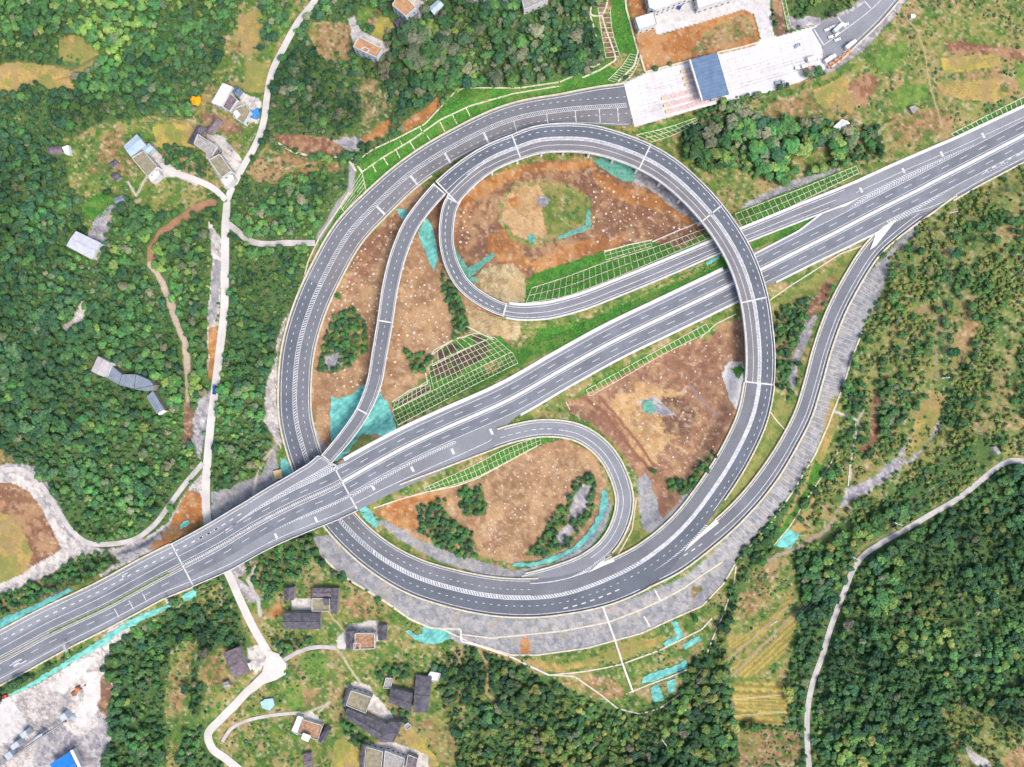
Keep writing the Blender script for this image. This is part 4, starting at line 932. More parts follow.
# ---- loop ramp
s1 = loop.s_of(500, 436)
road_surface('road', loop, 0, loop.len, [(('L', 0), ('R', 0), M_as)], dz=-.05)
mb = MB(); sg = loop.s_of(592, 559)
loop.line(mb, s1, sg, ('L', 1.7), .6); loop.line(mb, s1, loop.len, ('R', -1.7), .7); loop.dashes(mb, s1, loop.s_of(560, 429), .8, .6, 5, 8); loop.line(mb, loop.s_of(560, 429), sg, 1.2, .6)
loop.line(mb, 0, s1, ('R', -2), .6); paint('lane_marking', mb)
barrier('cream kerb wall round the outer side of the tight loop ramp', loop, loop.s_of(499, 436), loop.s_of(606, 548), ('L', -.8), 1.5)
barrier('cream kerb wall round the inner side of the tight loop ramp above the southern bowl', loop, 2, loop.len - 4, ('R', .8), 1.5)
# ---- eastern ramp
road_surface('road', eramp, 0, eramp.len, [(('L', 0), ('R', 0), M_ae)], dz=-.05)
mb = MB(); e0 = eramp.s_of(915, 205); e1 = eramp.s_of(713, 533)
eramp.line(mb, e0, eramp.len - 12, ('L', 2.0), .7); eramp.line(mb, e0, e1, ('R', -1.8), .7); eramp.line(mb, e0 - 30, e1, .6 - 3.2, .6); eramp.dashes(mb, eramp.s_of(700, 541), eramp.len, -2, 1, 4.4, 8.6)
paint('lane_marking', mb)
barrier('long cream kerb wall on the eastern ramp edge above the grey masonry slope', eramp, eramp.s_of(950, 184), eramp.len - 2, ('L', -.9), 1.7)
barrier('cream kerb wall on the inner edge of the eastern ramp beside the grass wedge', eramp, eramp.s_of(880, 240), eramp.s_of(720, 527), ('R', .9), 1.6)
def gore(pts, z, m=M_con):
    mb = MB(); v = W([p[0] for p in pts], [p[1] for p in pts], z); mb.add(v, [tuple(range(len(pts)))]); o = part('gore', mb, m); struct(o)
gore([(876,233),(884,226),(897,219),(893,224),(876,246),(870,250)], 8.05)
gore([(716,519),(719,523),(700,538),(684,552),(689,544)], 5.55)
gore([(611,556),(618,560),(603,566),(588,573),(600,562)], 3.55)
gore([(866,194),(846,206),(838,208),(862,196)], 8.07)
# ---- village lanes
labels = {}
for k, r in VROADS.items():
    m = M_lane if k in ('village', 'yardlane') else M_lane2
    s0, s1 = 0, r.len
    mb = MB(); r.ribbon(mb, s0, s1, ('L', 0), ('R', 0), 0.06); o = part('road', mb, m); struct(o)
# junction aprons
def sheet(name, pts, m, dz=.1, kind='structure'):
    mb = MB(); z = max(gz([p[0] for p in pts], [p[1] for p in pts])) + dz; v = W([p[0] for p in pts], [p[1] for p in pts], z)
    base = v.copy(); base[:, 2] -= 1.5; n = len(pts)
    mb.add(np.concatenate([v, base]), [tuple(range(n))] + [(i, (i + 1) % n, n + (i + 1) % n, n + i) for i in range(n)]); o = part(name, mb, m); o['kind'] = kind; return o
sheet('road_apron', [(268,650),(279,654),(286,664),(286,674),(276,680),(264,684),(254,692),(250,684),(262,672)], M_lane, .12)
# ---- toll plaza forecourt
mb = MB(); pz = [(624,84.5),(646,74),(698,60),(756,46),(762,40),(790,34),(818,26),(822,50),(825,69),(800,82),(793,84),(768,92),(730,100.5),(700,108),(634.5,127)]
v = W([p[0] for p in pz], [p[1] for p in pz], 9.3); mb.add(v, [tuple(range(len(pz)))]); struct(part('toll_plaza', mb, mat('plaza_concrete', (232,228,226), .06, .05, .9, .4)))
ar = Road([(790,62,9.3,18,20),(822,47,9.3,21,22),(846,30,9.3,17,18),(872,10,9.3,16,14),(890,-8,9.3,13,12),(930,-50,9.3,13,12)])
s_a = ar.s_of(822, 47)
road_surface('road', ar, s_a, ar.len, [(('L', 0), ('R', 0), M_as)], dz=.02)
mb = MB(); ar.line(mb, s_a + 2, ar.len, -1, .7, .05); ar.line(mb, s_a, ar.len, ('R', -3), .5, .05)
for f in (2, 30, 62): ar.line(mb, s_a + f, s_a + f + 1.2, -10.5, 17, .05)
paint('lane_marking', mb)
mb = MB()
def pline(x0, y0, x1, y1, wd=.3):
    a = W(x0, y0, 9.31); b = W(x1, y1, 9.31); d_ = (b - a) / np.linalg.norm(b - a); n_ = np.array([-d_[1], d_[0], 0]) * wd / 2; mb.add([a - n_, b - n_, b + n_, a + n_], [(0, 1, 2, 3)])
for k in range(1, 10):
    f = k / 10; pline(621 + 4 + 10 * f + 0, 86 + 38 * f, 812, 28 + 38 * f + 4)
for k in range(1, 26):
    x = 630 + k * 7.4; y = 84 - (x - 624) * .285; pline(x, y, x + 9, y + 34)
o = part('slab_joint', mb, mat('joint_grey', (214,210,208), .1, .4, .9)); struct(o)
mb = MB()
for k, (x, y, l, a_) in enumerate(((640, 112, 26, -.28), (650, 90, 34, -.28), (742, 84, 50, -.28), (760, 70, 44, -.28), (735, 70, 30, -.26), (800, 62, 22, -.3), (648, 104, 14, -.2))):
    for o_ in (0, 2.6): pline(x, y + o_, x + l * math.cos(a_), y + o_ + l * math.sin(a_), .45)
o = part('tyre_track', mb, mat('tyre_track', (205,200,200), .1, .4, .9)); struct(o); o.location.z += .004
barrier('cream kerb along the outer edge of the toll plaza approach road', ar, s_a - 2, ar.len, ('R', .6), 1.6)
# ------------------------------------------------------------------ buildings
M_win = mat('window_glass', (70,80,92), .2, .6, .2)
M_wallw = mat('wall_render', (222,222,222), .08, .4, .9)
M_wallb = mat('wall_tile_pale', (196,206,216), .08, .4, .8)
M_wallg = mat('wall_grey', (160,156,152), .1, .4, .9)
R_white = mat('roof_white', (250,250,250), .04, .3, .7)
R_pale = mat('roof_pale_steel', (214,216,224), .06, .3, .5, stripes=(.6, 1.0, .16))
R_bluep = mat('roof_pale_blue_steel', (190,212,228), .08, .3, .5, stripes=(.7, 1.2, .2))
R_olive = mat('roof_mossy', (158,150,124), .14, .5, .95)
R_brown = mat('roof_terracotta', (196,150,112), .14, .5, .95)
R_dark = mat('roof_slate', (106,103,112), .2, .35, .95, 3, stripes=(.3, 1.1, .3))
R_grey = mat('roof_concrete', (172,168,162), .14, .5, .95)
R_slate = mat('roof_steel_blue', (112,138,168), .07, .25, .8, stripes=(1.3, 2.4, .08))
R_shed = mat('roof_grey_sheet', (142,154,166), .08, .3, .6, stripes=(.5, 1.6, .2))
R_blue = mat('roof_bright_blue', (40,140,240), .06, .3, .6, stripes=(.7, 1.4, .14))
R_violet = mat('roof_weathered', (132,120,126), .2, .5, .95, 3, stripes=(1.1, 1.0, .25))
M_soil = mat('roof_soil', (178,140,110), .2, .6, .95)

def flat_vol(root, poly, h, roof_m, wall_m, z0=None, parapet=.7, win=True, pm=None, storeys=None):
    xs = [p[0] for p in poly]; ys = [p[1] for p in poly]; g = float(np.min(gz(xs, ys))) - .6 if z0 is None else z0
    zt = wloc(root)[2] + h; v = W(xs, ys, zt); n = len(poly)
    if sum(v[i][0] * v[(i + 1) % n][1] - v[(i + 1) % n][0] * v[i][1] for i in range(n)) < 0: v = v[::-1].copy()
    c = v.mean(0)
    mb = MB(); base = v.copy(); base[:, 2] = g; vs = np.concatenate([base, v])
    mb.add(vs, [(i, (i + 1) % n, n + (i + 1) % n, n + i) for i in range(n)]); wl = part('wall', mb, wall_m, root)
    inn_ = v + (c - v) * .04; mb = MB(); mb.prism(inn_, zt - .5, zt - .12 if parapet else zt + .12); rf = part('roof', mb, roof_m, root)
    if parapet:
        mb = MB()
        for i in range(n):
            a, b = v[i], v[(i + 1) % n]; d = (b - a) / max(np.linalg.norm(b - a), 1e-6); nrm = np.array([-d[1], d[0], 0]) * .35
            mb.wallstrip(np.array([a, b]), np.array([a + nrm, b + nrm]), parapet, .0)
        part('parapet', mb, pm or M_wallw, root)
    if win:
        for i in range(n):
            a, b = v[i], v[(i + 1) % n]; Ld = np.linalg.norm((b - a)[:2])
            if Ld < 5: continue
            d = (b - a)[:2] / Ld; nr = np.array([d[1], -d[0]])
            if (c[:2] - a[:2]) @ nr > 0: nr = -nr
            toc = -((a + b) / 2)[:2]
            if toc @ nr < 0: continue          # windows on the sides one can see into
            for st in range(storeys or max(1, int(h // 3.2))):
                for k in range(int(Ld // 3.6)):
                    t = (k + .5) / int(Ld // 3.6); q = a[:2] + (b - a)[:2] * t + nr * .02; z = wloc(root)[2] + .9 + 3.1 * st
                    if z + 1.5 > zt: continue
                    mb = MB(); mb.box((q[0], q[1], z), 1.5, .12, 1.4, math.atan2(d[1], d[0])); part('window', mb, M_win, root)
    return wl
def gable_vol(root, quad, h, rise, roof_m, wall_m, over=.5):
    """quad corners in order; ridge runs parallel to edge 0-1"""
    xs = [p[0] for p in quad]; ys = [p[1] for p in quad]; g = float(np.min(gz(xs, ys))) - .6; zt = wloc(root)[2] + h
    v = W(xs, ys, zt); c = v.mean(0); w_ = c + (v - c) * .95; mb = MB(); base = w_.copy(); base[:, 2] = g
    r0 = (v[0] + v[3]) / 2; r1 = (v[1] + v[2]) / 2; w0 = (w_[0] + w_[3]) / 2; w1 = (w_[1] + w_[2]) / 2
    for q in (r0, r1, w0, w1): q[2] += rise
    w0[2] -= .1; w1[2] -= .1
    vs = np.concatenate([base, w_, [w0, w1]])
    mb.add(vs, [(0, 1, 5, 4), (1, 2, 6, 9, 5), (2, 3, 7, 6), (3, 0, 4, 8, 7)]); part('wall', mb, wall_m, root)
    T = np.array([0, 0, .18]); up = np.array([v[0], v[1], r1, r0, v[2], v[3]]) + np.array([0, 0, .05]); dn = up - T
    mb = MB(); mb.add(np.concatenate([up, dn]), [(0, 1, 2, 3), (3, 2, 4, 5), (6, 9, 8, 7), (9, 11, 10, 8), (0, 6, 7, 1), (5, 4, 10, 11), (1, 7, 8, 2), (2, 8, 10, 4), (0, 3, 9, 6), (3, 5, 11, 9)])
    rf = part('roof', mb, roof_m, root)
    mb = MB(); mb.cyl(up[3] + T * .3, up[2] + T * .3, .22, n=6); part('ridge', mb, roof_m, rf)
    a, b = v[0], v[1]
def house(label, ctr, name='house', cat='house', group=None):
    z = float(gz(*ctr)); return thing(name, label, cat, W(ctr[0], ctr[1], z), group)
def small_box(root, name, poly, z0, h, m):
    z = wloc(root)[2]; v = W([p[0] for p in poly], [p[1] for p in poly], z + z0 + h); mb = MB(); mb.prism(v, z + z0, z + z0 + h); part(name, mb, m, root)
def frame_on(root, poly, h, m=None, hh=.9, t=.3):
    z = wloc(root)[2] + h; v = W([p[0] for p in poly], [p[1] for p in poly], z); mb = MB(); n = len(v)
    for i in range(n): 
        a, b = v[i], v[(i + 1) % n]; d = (b - a) / np.linalg.norm(b - a); q = np.array([-d[1], d[0], 0]) * t
        mb.wallstrip(np.array([a, b]), np.array([a + q, b + q]), hh, 0)
    part('stair_parapet', mb, m or M_con, root)

h = house('terracotta-roofed house with pale blue-grey walls between the bare earth plot and the wood', (365, 48))
flat_vol(h, [(359,37),(383,49),(377,58),(353,47)], 9, R_brown, M_wallb); frame_on(h, [(362,49),(365,47.5),(369,50),(367,53),(362,51)], 9.1)
h = house('tall terracotta-roofed house with dark annex at the top edge, west of the pale blue roof', (405, 8))
flat_vol(h, [(401,-8),(416,8),(406,17),(392,5)], 11, R_brown, M_wallb); gable_vol(h, [(394,22),(414,8),(419,14),(399,31)], 4.5, 1.6, R_dark, M_wallg)
h = house('pale blue metal shed east of the tall terracotta-roofed house', (436, 8), 'shed', 'shed')
gable_vol(h, [(428,8),(438,0),(444,5),(434,15)], 4, 1.0, R_bluep, M_wallg)
h = house('grey-roofed building on the top edge of the photo above the northern wood', (530, 2), 'house', 'house')
flat_vol(h, [(520,-8),(546,-10),(548,0),(524,10)], 6, R_grey, M_wallw)
h = house('white flat-roofed house with a violet-brown roof terrace, east of the golden tree', (232, 98))
flat_vol(h, [(223,83),(233,87),(222,107),(211.5,103)], 7, R_white, M_wallw, parapet=.5)
gable_vol(h, [(231,91),(236,86.5),(244,92),(239,98)], 5, 1.4, mat('roof_slate_blue', (104,122,144), .15, .5, .9), M_wallw)
flat_vol(h, [(224,97),(229,92),(238,100),(230,112),(219,104)], 6, R_violet, M_wallw, win=False)
flat_vol(h, [(236,108),(246,104),(251,112),(244,124),(233,117)], 5, R_olive, M_wallw); small_box(h, 'water_tank', [(233,112),(237,110),(240,114),(236,118)], 5, 1.4, R_white)
h = house('low slate-tiled row house south of the golden tree, its roof long and dark', (205, 130))
gable_vol(h, [(187,143),(197,125),(207,128),(196,146)], 4, 1.5, R_dark, M_wallg); gable_vol(h, [(205,132),(215,118),(221,120),(211,134)], 4, 1.2, R_violet, M_wallg)
h = house('grey flat-roofed house beside the white concrete yard and the dark row house', (205, 146))
flat_vol(h, [(198,134),(218,147),(212,157),(194,144)], 8, R_grey, M_wallg)
h = house('mossy olive flat-roofed house with a white lower terrace west of the village lane', (222, 168))
flat_vol(h, [(209,160),(220,154),(232,171),(222,178)], 8, R_olive, M_wallw); flat_vol(h, [(221,179),(231,172),(235,179),(226,188)], 4, R_white, M_wallw, win=False)
h = house("pale blue sheet-metal roof with a mossy flat annex at the yard lane's end", (145, 155))
gable_vol(h, [(123.5,146),(137,134),(146,145),(131,157)], 7, .8, R_bluep, M_wallb); gable_vol(h, [(142,149),(149,143),(154,148),(147,154)], 5, .6, R_bluep, M_wallb)
flat_vol(h, [(132,158),(144,151),(158,167),(148,177)], 7, R_olive, M_wallw); flat_vol(h, [(148,177),(158,169),(161,175),(152,183)], 5, R_white, M_wallw, win=False)
h = house('long shed under a pale corrugated double roof, alone among the western trees', (84, 244), 'shed', 'shed')
gable_vol(h, [(66.5,246),(92,259.5),(101,243),(76,231)], 6, .9, R_pale, M_wallw)
h = house('small ruined dark-tiled hut beside the clearing, south of the pale blue roof', (113, 170), 'hut', 'hut')
gable_vol(h, [(109,163),(115,159),(118,163),(112,168)], 2.6, 1.0, R_dark, M_wallg); gable_vol(h, [(110,175),(116,172),(121,177),(115,181)], 2.6, 1.0, R_dark, M_wallg)
h = house('low stone hut with a white gable at the edge of the western wood', (60, 150), 'hut', 'hut')
gable_vol(h, [(48,147),(62,146),(63,152),(49,154)], 3, 1.2, R_violet, M_wallg); small_box(h, 'porch', [(62,147),(68,145),(70,155),(65,154)], 0, 3, R_white)
h = house('grey-roofed hut by the path, under the round dark green thicket', (119, 202), 'hut', 'hut')
gable_vol(h, [(114,198),(123,195),(126,202),(117,206)], 3, 1.1, R_shed, M_wallg)
h = house('pinkish-roofed end block of the long grey sheet-roofed works in the western trees', (100, 366), 'workshop', 'workshop')
gable_vol(h, [(91,371),(98,356),(110,362.5),(104,377)], 7, .6, mat('roof_pale_pink', (200,190,192), .06, .3, .8), M_wallw)
h = house('long kinked grey sheet-roofed works hall hidden in the western trees', (130, 379), 'workshop', 'workshop')
for qd in ([(104.5,377),(111,364.5),(122,374),(119,385)], [(119,385.3),(122,374.2),(136,374),(134,389)], [(134,389.3),(136,374.2),(150,380),(154,385)]): flat_vol(h, qd, 6, R_shed, M_wallg, parapet=0, win=False)
flat_vol(h, [(134,389.4),(154,385.2),(151,391),(146,391)], 6, R_shed, M_wallg, parapet=0, win=False)
h = house('short grey sheet-roofed hall with a white end, south-east of the kinked works', (157, 401), 'workshop', 'workshop')
gable_vol(h, [(146.5,397),(157,414),(164,409.5),(153,391)], 5, .5, R_shed, M_wallg); small_box(h, 'porch', [(157,412),(163,409.5),(166,411),(159,415)], 0, 4, R_white)
# southern hamlet
h = house('big dark-tiled farmhouse with a pale inner courtyard, northernmost of the southern hamlet', (305, 612))
gable_vol(h, [(284,613),(321,613),(321,629),(284,629)], 5, 1.8, R_dark, M_wallg); gable_vol(h, [(284,588),(284,600),(294,600),(294,587)], 5, 1.4, R_dark, M_wallg)
gable_vol(h, [(312.5,588),(331,588.5),(331,597),(312.5,597)], 5, 1.2, R_violet, M_wallg); flat_vol(h, [(312,598),(330,598),(330,611),(312,611)], 4.6, R_olive, M_wallw); gable_vol(h, [(331,588),(339,588),(337,614),(331,614)], 4.5, 1.0, R_dark, M_wallg)
small_box(h, 'lean_to', [(323,599),(329,599),(329,605),(324,605)], 7, .9, R_dark)
h = house('house with a soil-covered flat roof in a white frame, in the rounded concrete yard', (362, 640))
flat_vol(h, [(355,633),(375,633),(375,648.5),(355,649)], 4.6, M_soil, M_wallw, parapet=.9, pm=M_con); gable_vol(h, [(346,631),(346,649),(354.5,649),(354.5,631)], 5, 1.2, R_dark, M_wallg); gable_vol(h, [(378,625),(378,640),(387,639),(387,625)], 4, 1.2, R_dark, M_wallg)
frame_on(h, [(354,643),(360,643),(360,649),(354,649)], 7.2)
h = house('violet-brown tiled house with a pale yard just west of the lane junction', (238, 659))
gable_vol(h, [(223,653),(238,647),(250,672),(235,679)], 5.5, 1.6, R_violet, M_wallg); small_box(h, 'porch', [(246,664),(250,663),(251,670),(248,671)], 0, 3.5, R_white)
h = house('tiny mossy hut below the violet-brown tiled house', (226, 684), 'hut', 'hut')
gable_vol(h, [(222,683),(228,681),(231,686),(225,688)], 2.5, .7, R_grey, M_wallg)
h = house('flat olive-roofed house with a dark slate wing in the middle of the southern hamlet', (362, 696))
flat_vol(h, [(351,690),(372,697),(366,713),(346,705)], 5.3, R_olive, M_wallw); gable_vol(h, [(341,704),(349,686),(352,689),(345,707)], 5, .8, R_dark, M_wallg)
h = house('long dark slate-roofed farmhouse directly south of the flat olive-roofed house', (370, 722))
gable_vol(h, [(347,708),(388,725),(381,742),(344,716)], 5, 1.8, R_dark, M_wallg); gable_vol(h, [(388,722),(403,722),(394,742),(381,742)], 4.8, 1.4, R_dark, M_wallg)
h = house('large L-shaped dark slate roof at the eastern edge of the southern hamlet', (410, 694))
gable_vol(h, [(389,697),(390,690),(412,690),(412,712)], 5, 1.2, R_dark, M_wallg) if False else None
gable_vol(h, [(388,702),(411,712),(413,693),(391,688)], 5, 1.5, R_dark, M_wallg); gable_vol(h, [(413,712.5),(428,712.5),(432,677),(416,675)], 5.6, 1.6, R_dark, M_wallg)
h = house('small white-roofed outhouse touching the L-shaped slate roof', (434, 677), 'outhouse', 'outhouse')
flat_vol(h, [(428,675),(431,671),(441,673),(438,682),(429,681)], 3.3, R_white, M_wallw, win=False)
h = house('little grey outhouse between the two big slate roofs, at its garden corner', (390, 682), 'outhouse', 'outhouse')
flat_vol(h, [(386,677),(393,678),(391,688),(383,688)], 2.3, R_grey, M_wallg, win=False)
h = house('square stone privy beside the small green garden, east of the long slate farmhouse', (408, 726), 'outhouse', 'outhouse')
flat_vol(h, [(404,725),(408,722),(412,726),(407,730)], 2.0, R_grey, M_wallw, win=False)
h = house('olive-roofed house cut by the bottom edge of the photo, dark slate on its west side', (385, 757))
flat_vol(h, [(366,746),(383,751),(381,772),(364,770)], 4.6, R_olive, M_wallw); gable_vol(h, [(359,768),(362,744),(367,745),(365,770)], 5, .8, R_dark, M_wallg)
h = house('grey flat-roofed house cut by the bottom edge, east of the olive-roofed one', (400, 760))
flat_vol(h, [(385,750),(405,758),(401,776),(383,773)], 4.6, R_grey, M_wallw); flat_vol(h, [(408,754),(418,758),(416,772),(405,770)], 3.3, R_violet, M_wallg, win=False)
h = house('half-built soil-roofed house with a white wing at the end of the farm lane', (312, 730))
flat_vol(h, [(303,719),(323,725),(318,740),(298,733)], 3.3, M_soil, M_wallw, win=False); flat_vol(h, [(298,715),(304,717),(298,735),(291.5,731)], 3.3, R_white, M_wallw, win=False)
gable_vol(h, [(318,740),(326,727),(331,730),(323,744)], 4, 1.0, R_dark, M_wallg); small_box(h, 'water_tank', [(303,733),(311,736),(308,742),(301,739)], 5, 1.0, R_white)
h = house('small dark hut near the bottom edge south of the soil-roofed house', (308, 757), 'hut', 'hut')
gable_vol(h, [(303,754),(311,753),(313,766),(305,768)], 3, 1.0, R_violet, M_wallg)
h = house('pale blue tarpaulin shelter in the gardens below the lane junction', (267, 704), 'shelter', 'shelter')
flat_vol(h, [(260,702),(265,699),(273,698),(275,705),(270,711),(262,708)], 1.7, mat('tarp_blue', (180,220,250), .06, .5, .6), M_wallg, parapet=0, win=False)
h = house('tan flat-roofed site hut beside the turquoise netting west of the ring road underpass', (277, 475), 'site_hut', 'site hut')
flat_vol(h, [(273,471),(281,469),(283,478),(275,480)], 2.0, mat('roof_tan', (232,200,150), .08, .4, .9), M_wallw, parapet=0, win=False)
h = house('pale round-cornered hut in the lawn beside the garden path at the north-east', (913, 16), 'hut', 'hut')
flat_vol(h, [(911,14),(915,14),(916,17),(911,18)], 2.0, R_white, M_wallw, parapet=0, win=False)
h = house('white hut hidden between the dark trees south of the toll plaza', (843, 124), 'hut', 'hut')
gable_vol(h, [(833,127),(842,119),(850,123),(841,131)], 3.5, .9, R_white, M_wallw)
h = house('small grey hut on the edge of the crops east of the plaza', (913, 110), 'hut', 'hut')
flat_vol(h, [(909,107),(915,105),(919,109),(913,114)], 2.0, R_grey, M_wallg, parapet=0, win=False)
h = house('dark-mouthed pale shrine hut on the hillside above the eastern lane', (996, 450), 'shrine', 'shrine')
flat_vol(h, [(992,447),(996,446),(1001,453),(998,455)], 2.0, R_grey, M_wallw, parapet=0, win=False)
# toll yard buildings
h = house('large white office block cut by the top edge, west half of the toll yard', (665, 2), 'office_building', 'office')
flat_vol(h, [(640,-40),(700,-60),(704,-8),(656,11),(649,8)], 7, R_white, M_wallw)
h = house('small white square building on the orange earth beside the toll yard', (647, 22), 'office_building', 'office')
flat_vol(h, [(635,18),(654,12.5),(657,24),(639,30)], 6, R_white, M_wallw)
h = house('white office block cut by the top edge, east half of the toll yard', (710, 0), 'office_building', 'office')
flat_vol(h, [(694,-12),(730,-22),(733,-2),(698,9)], 6, R_white, M_wallw)
h = house('bright blue roofed works shed with a white edge in the quarry', (62, 760), 'workshop', 'workshop')
gable_vol(h, [(50,764),(70,752),(80,772),(60,785)], 6, 1.0, R_blue, M_wallw); small_box(h, 'roof_edge', [(70,751),(72.5,749.5),(83,771),(80.5,772.5)], 5.8, .5, R_white)
# toll canopy with booths
z0 = 9.3; cp = [(690.5,59.5),(717,52.5),(729,94),(703,100.5)]
t_ = thing('toll_canopy', 'wide slate-blue toll station canopy spanning the lanes of the white plaza', 'toll canopy', W(710, 77, z0))
v = W([p[0] for p in cp], [p[1] for p in cp], z0 + 7.5); mb = MB(); mb.prism(v[::-1], z0 + 6.5, z0 + 7.5); part('roof', mb, R_slate, t_)
mb = MB(); a, b = v[0], v[3]; o_ = np.array([-1.0, -.25, 0]); mb.wallstrip(np.array([a + o_, b + o_]), np.array([a - o_ * .02, b - o_ * .02]), .25, -1.6); part('fascia', mb, M_con, t_)
mb = MB(); a, b = v[1], v[2]; mb.wallstrip(np.array([a + .02 * -o_, b + .02 * -o_]), np.array([a - .6 * o_, b - .6 * o_]), .2, -1.6); part('fascia', mb, M_con, t_)
u = (v[3] - v[0]); wv = (v[1] - v[0])
isl = []
for k in range(8):
    f = (k + .5) / 8
    for e in (.25, .75):
        p = v[0] + u * f + wv * e; mb = MB(); mb.cyl((p[0], p[1], z0), (p[0], p[1], z0 + 6.6), .3, n=8); part('column', mb, M_con, t_)
M_pink = mat('island_pink', (226,196,190), .14, .8, .8); M_ylw = mat('island_yellow', (240,210,160), .06, .5, .8)
ax = (wv / np.linalg.norm(wv))[:2]; an = math.atan2(ax[1], ax[0])
names = ['northernmost', 'second', 'third', 'fourth', 'fifth', 'sixth', 'southernmost']
for k in range(6):
    f = (.13, .30, .46, .63, .80, .955)[k]; p = (v[0] + u * f + wv * .5); big = k >= 3
    lbl = {0: 'short toll lane island at the northern end under the canopy', 1: 'second toll lane island from the northern end of the canopy', 2: 'third toll lane island from the northern end of the canopy',
           3: 'long pink toll lane island, northern one of the three long ones west of the canopy', 4: 'long pink toll lane island, middle one of the three long ones west of the canopy', 5: 'long pink toll lane island, southern one of the three long ones west of the canopy'}[k]
    ti = thing('toll_island', lbl, 'toll island', (p[0], p[1], z0), 'toll lane islands')
    L_ = 38 if big else 26; off = -12 if big else 0
    mb = MB(); mb.box((p[0] + ax[0] * off, p[1] + ax[1] * off, z0), L_, 2.9, .3, an); part('kerb', mb, M_pink, ti)
    mb = MB(); q = (p[0] + ax[0] * (off - L_ / 2 - 1), p[1] + ax[1] * (off - L_ / 2 - 1), z0); mb.box(q, 2.6, 1.7, .9, an); part('crash_nose', mb, M_ylw, ti)
    mb = MB(); mb.box((p[0], p[1], z0 + .3), 3.2, 1.7, 2.5, an); bo = part('booth', mb, M_wallb, ti)
    mb = MB(); mb.box((p[0], p[1], z0 + 1.3), 3.0, 1.76, 1.0, an); part('window', mb, M_win, bo)

# ------------------------------------------------------------------ vehicles
M_tyre = mat('tyre', (40,40,42), .1, 1, .9); M_vw = mat('vehicle_white', (246,246,248), .02, 1, .4); M_vb = mat('vehicle_blue', (50,90,190), .03, 1, .4); M_vo = mat('vehicle_orange', (220,130,70), .05, 1, .5); M_vs = mat('vehicle_silver', (170,178,190), .03, 1, .4); M_vr = mat('vehicle_red', (226,90,100), .03, 1, .5)
def local_part(root, name, mb, m):
    base = np.array(wloc(root)); mb.v = [q + base for q in mb.v]; return part(name, mb, m, root)
def vehicle(label, x, y, ang, kind, m, z=None, cat=None, group=None):
    """ang: heading in degrees, counter-clockwise from east"""
    zz = float(gz(x, y)) if z is None else z
    r = thing(kind, label, cat or kind.replace('_', ' '), W(x, y, zz), group); r['_w'] = [0.0, 0.0, 0.0]
    if kind == 'car':
        mb = MB(); mb.box((0, 0, .35), 4.4, 1.8, .55, 0); mb.box((-.2, 0, .9), 2.6, 1.6, .55, 0, .8); local_part(r, 'body', mb, m)
        mb = MB(); mb.box((1.0, 0, .92), .6, 1.45, .35, 0, .9); local_part(r, 'windscreen', mb, M_win)
        wx = ((1.35, .85), (1.35, -.85), (-1.35, .85), (-1.35, -.85)); wr = .33
    elif kind in ('truck', 'box_truck'):
        Lb = 5.2 if kind == 'truck' else 8.6
        mb = MB(); mb.box((Lb / 2 - .6, 0, .6), 1.9, 2.2, 1.9, 0, .92); local_part(r, 'cab', mb, m)
        mb = MB(); mb.box((Lb / 2 + .28, 0, 1.5), .2, 1.9, .7, 0, .9); local_part(r, 'windscreen', mb, M_win)
        if kind == 'truck':
            mb = MB(); mb.box((-1.0, 0, .8), 4.2, 2.2, .2, 0)
            for (a, b, c_, d_) in ((-1.0, 1.05, 4.2, .1), (-1.0, -1.05, 4.2, .1), (-3.05, 0, .1, 2.0), (1.05, 0, .1, 2.0)): mb.box((a, b, 1.002), c_, d_, .6, 0)
            local_part(r, 'cargo_bed', mb, m)
        else:
            mb = MB(); mb.box((-1.2, 0, .9), Lb - 2.2, 2.5, 2.5, 0); local_part(r, 'cargo_box', mb, M_vw)
        wx = ((Lb / 2 - .9, 1), (Lb / 2 - .9, -1), (-Lb / 2 + 1.2, 1), (-Lb / 2 + 1.2, -1)); wr = .48
    elif kind == 'excavator':
        mb = MB(); mb.box((0, 1.2, 0), 3.6, .6, .8, 0); mb.box((0, -1.2, 0), 3.6, .6, .8, 0); local_part(r, 'track', mb, M_tyre)
        mb = MB(); mb.box((-.3, 0, .82), 3.0, 2.4, 1.2, 0); mb.box((.5, .7, 2.02), 1.4, 1.0, 1.0, 0, .9); local_part(r, 'body', mb, m)
        mb = MB(); mb.cyl((1.0, -.3, 1.6), (3.6, -.3, 3.4), .28); mb.cyl((3.6, -.3, 3.4), (5.4, -.3, 1.4), .22); local_part(r, 'arm', mb, m)
        mb = MB(); mb.box((5.5, -.3, .6), .9, 1.1, .9, 0, .7); local_part(r, 'bucket', mb, M_tyre); wx = (); wr = 0
    for (a, b) in wx:
        mb = MB(); mb.cyl((a, b - .12, wr), (a, b + .12, wr), wr, n=12); local_part(r, 'wheel', mb, M_tyre)
    r['_w'] = [float(q) for q in W(x, y, zz)]; r.rotation_euler = (0, 0, math.radians(ang)); return r
zl = lambda x, y: float(VROADS['village'].Z[np.hypot(VROADS['village'].X - x, VROADS['village'].Y - y).argmin()]) + .06
vehicle('small blue truck driving on the white village lane', 215.3, 390, 84, 'truck', M_vb, zl(215.3, 390))
ZP = 9.32
vehicle('white box truck parked on the asphalt beside the rubble heap, nearest the plaza', 828.5, 60, 33, 'box_truck', M_vw, ZP)
vehicle('white box truck standing farther up the approach road, beside the kerb', 849, 46, 38, 'box_truck', M_vw, ZP)
vehicle('white box truck among the parked cars in the marked lot', 837, 29, 42, 'box_truck', M_vw, ZP)
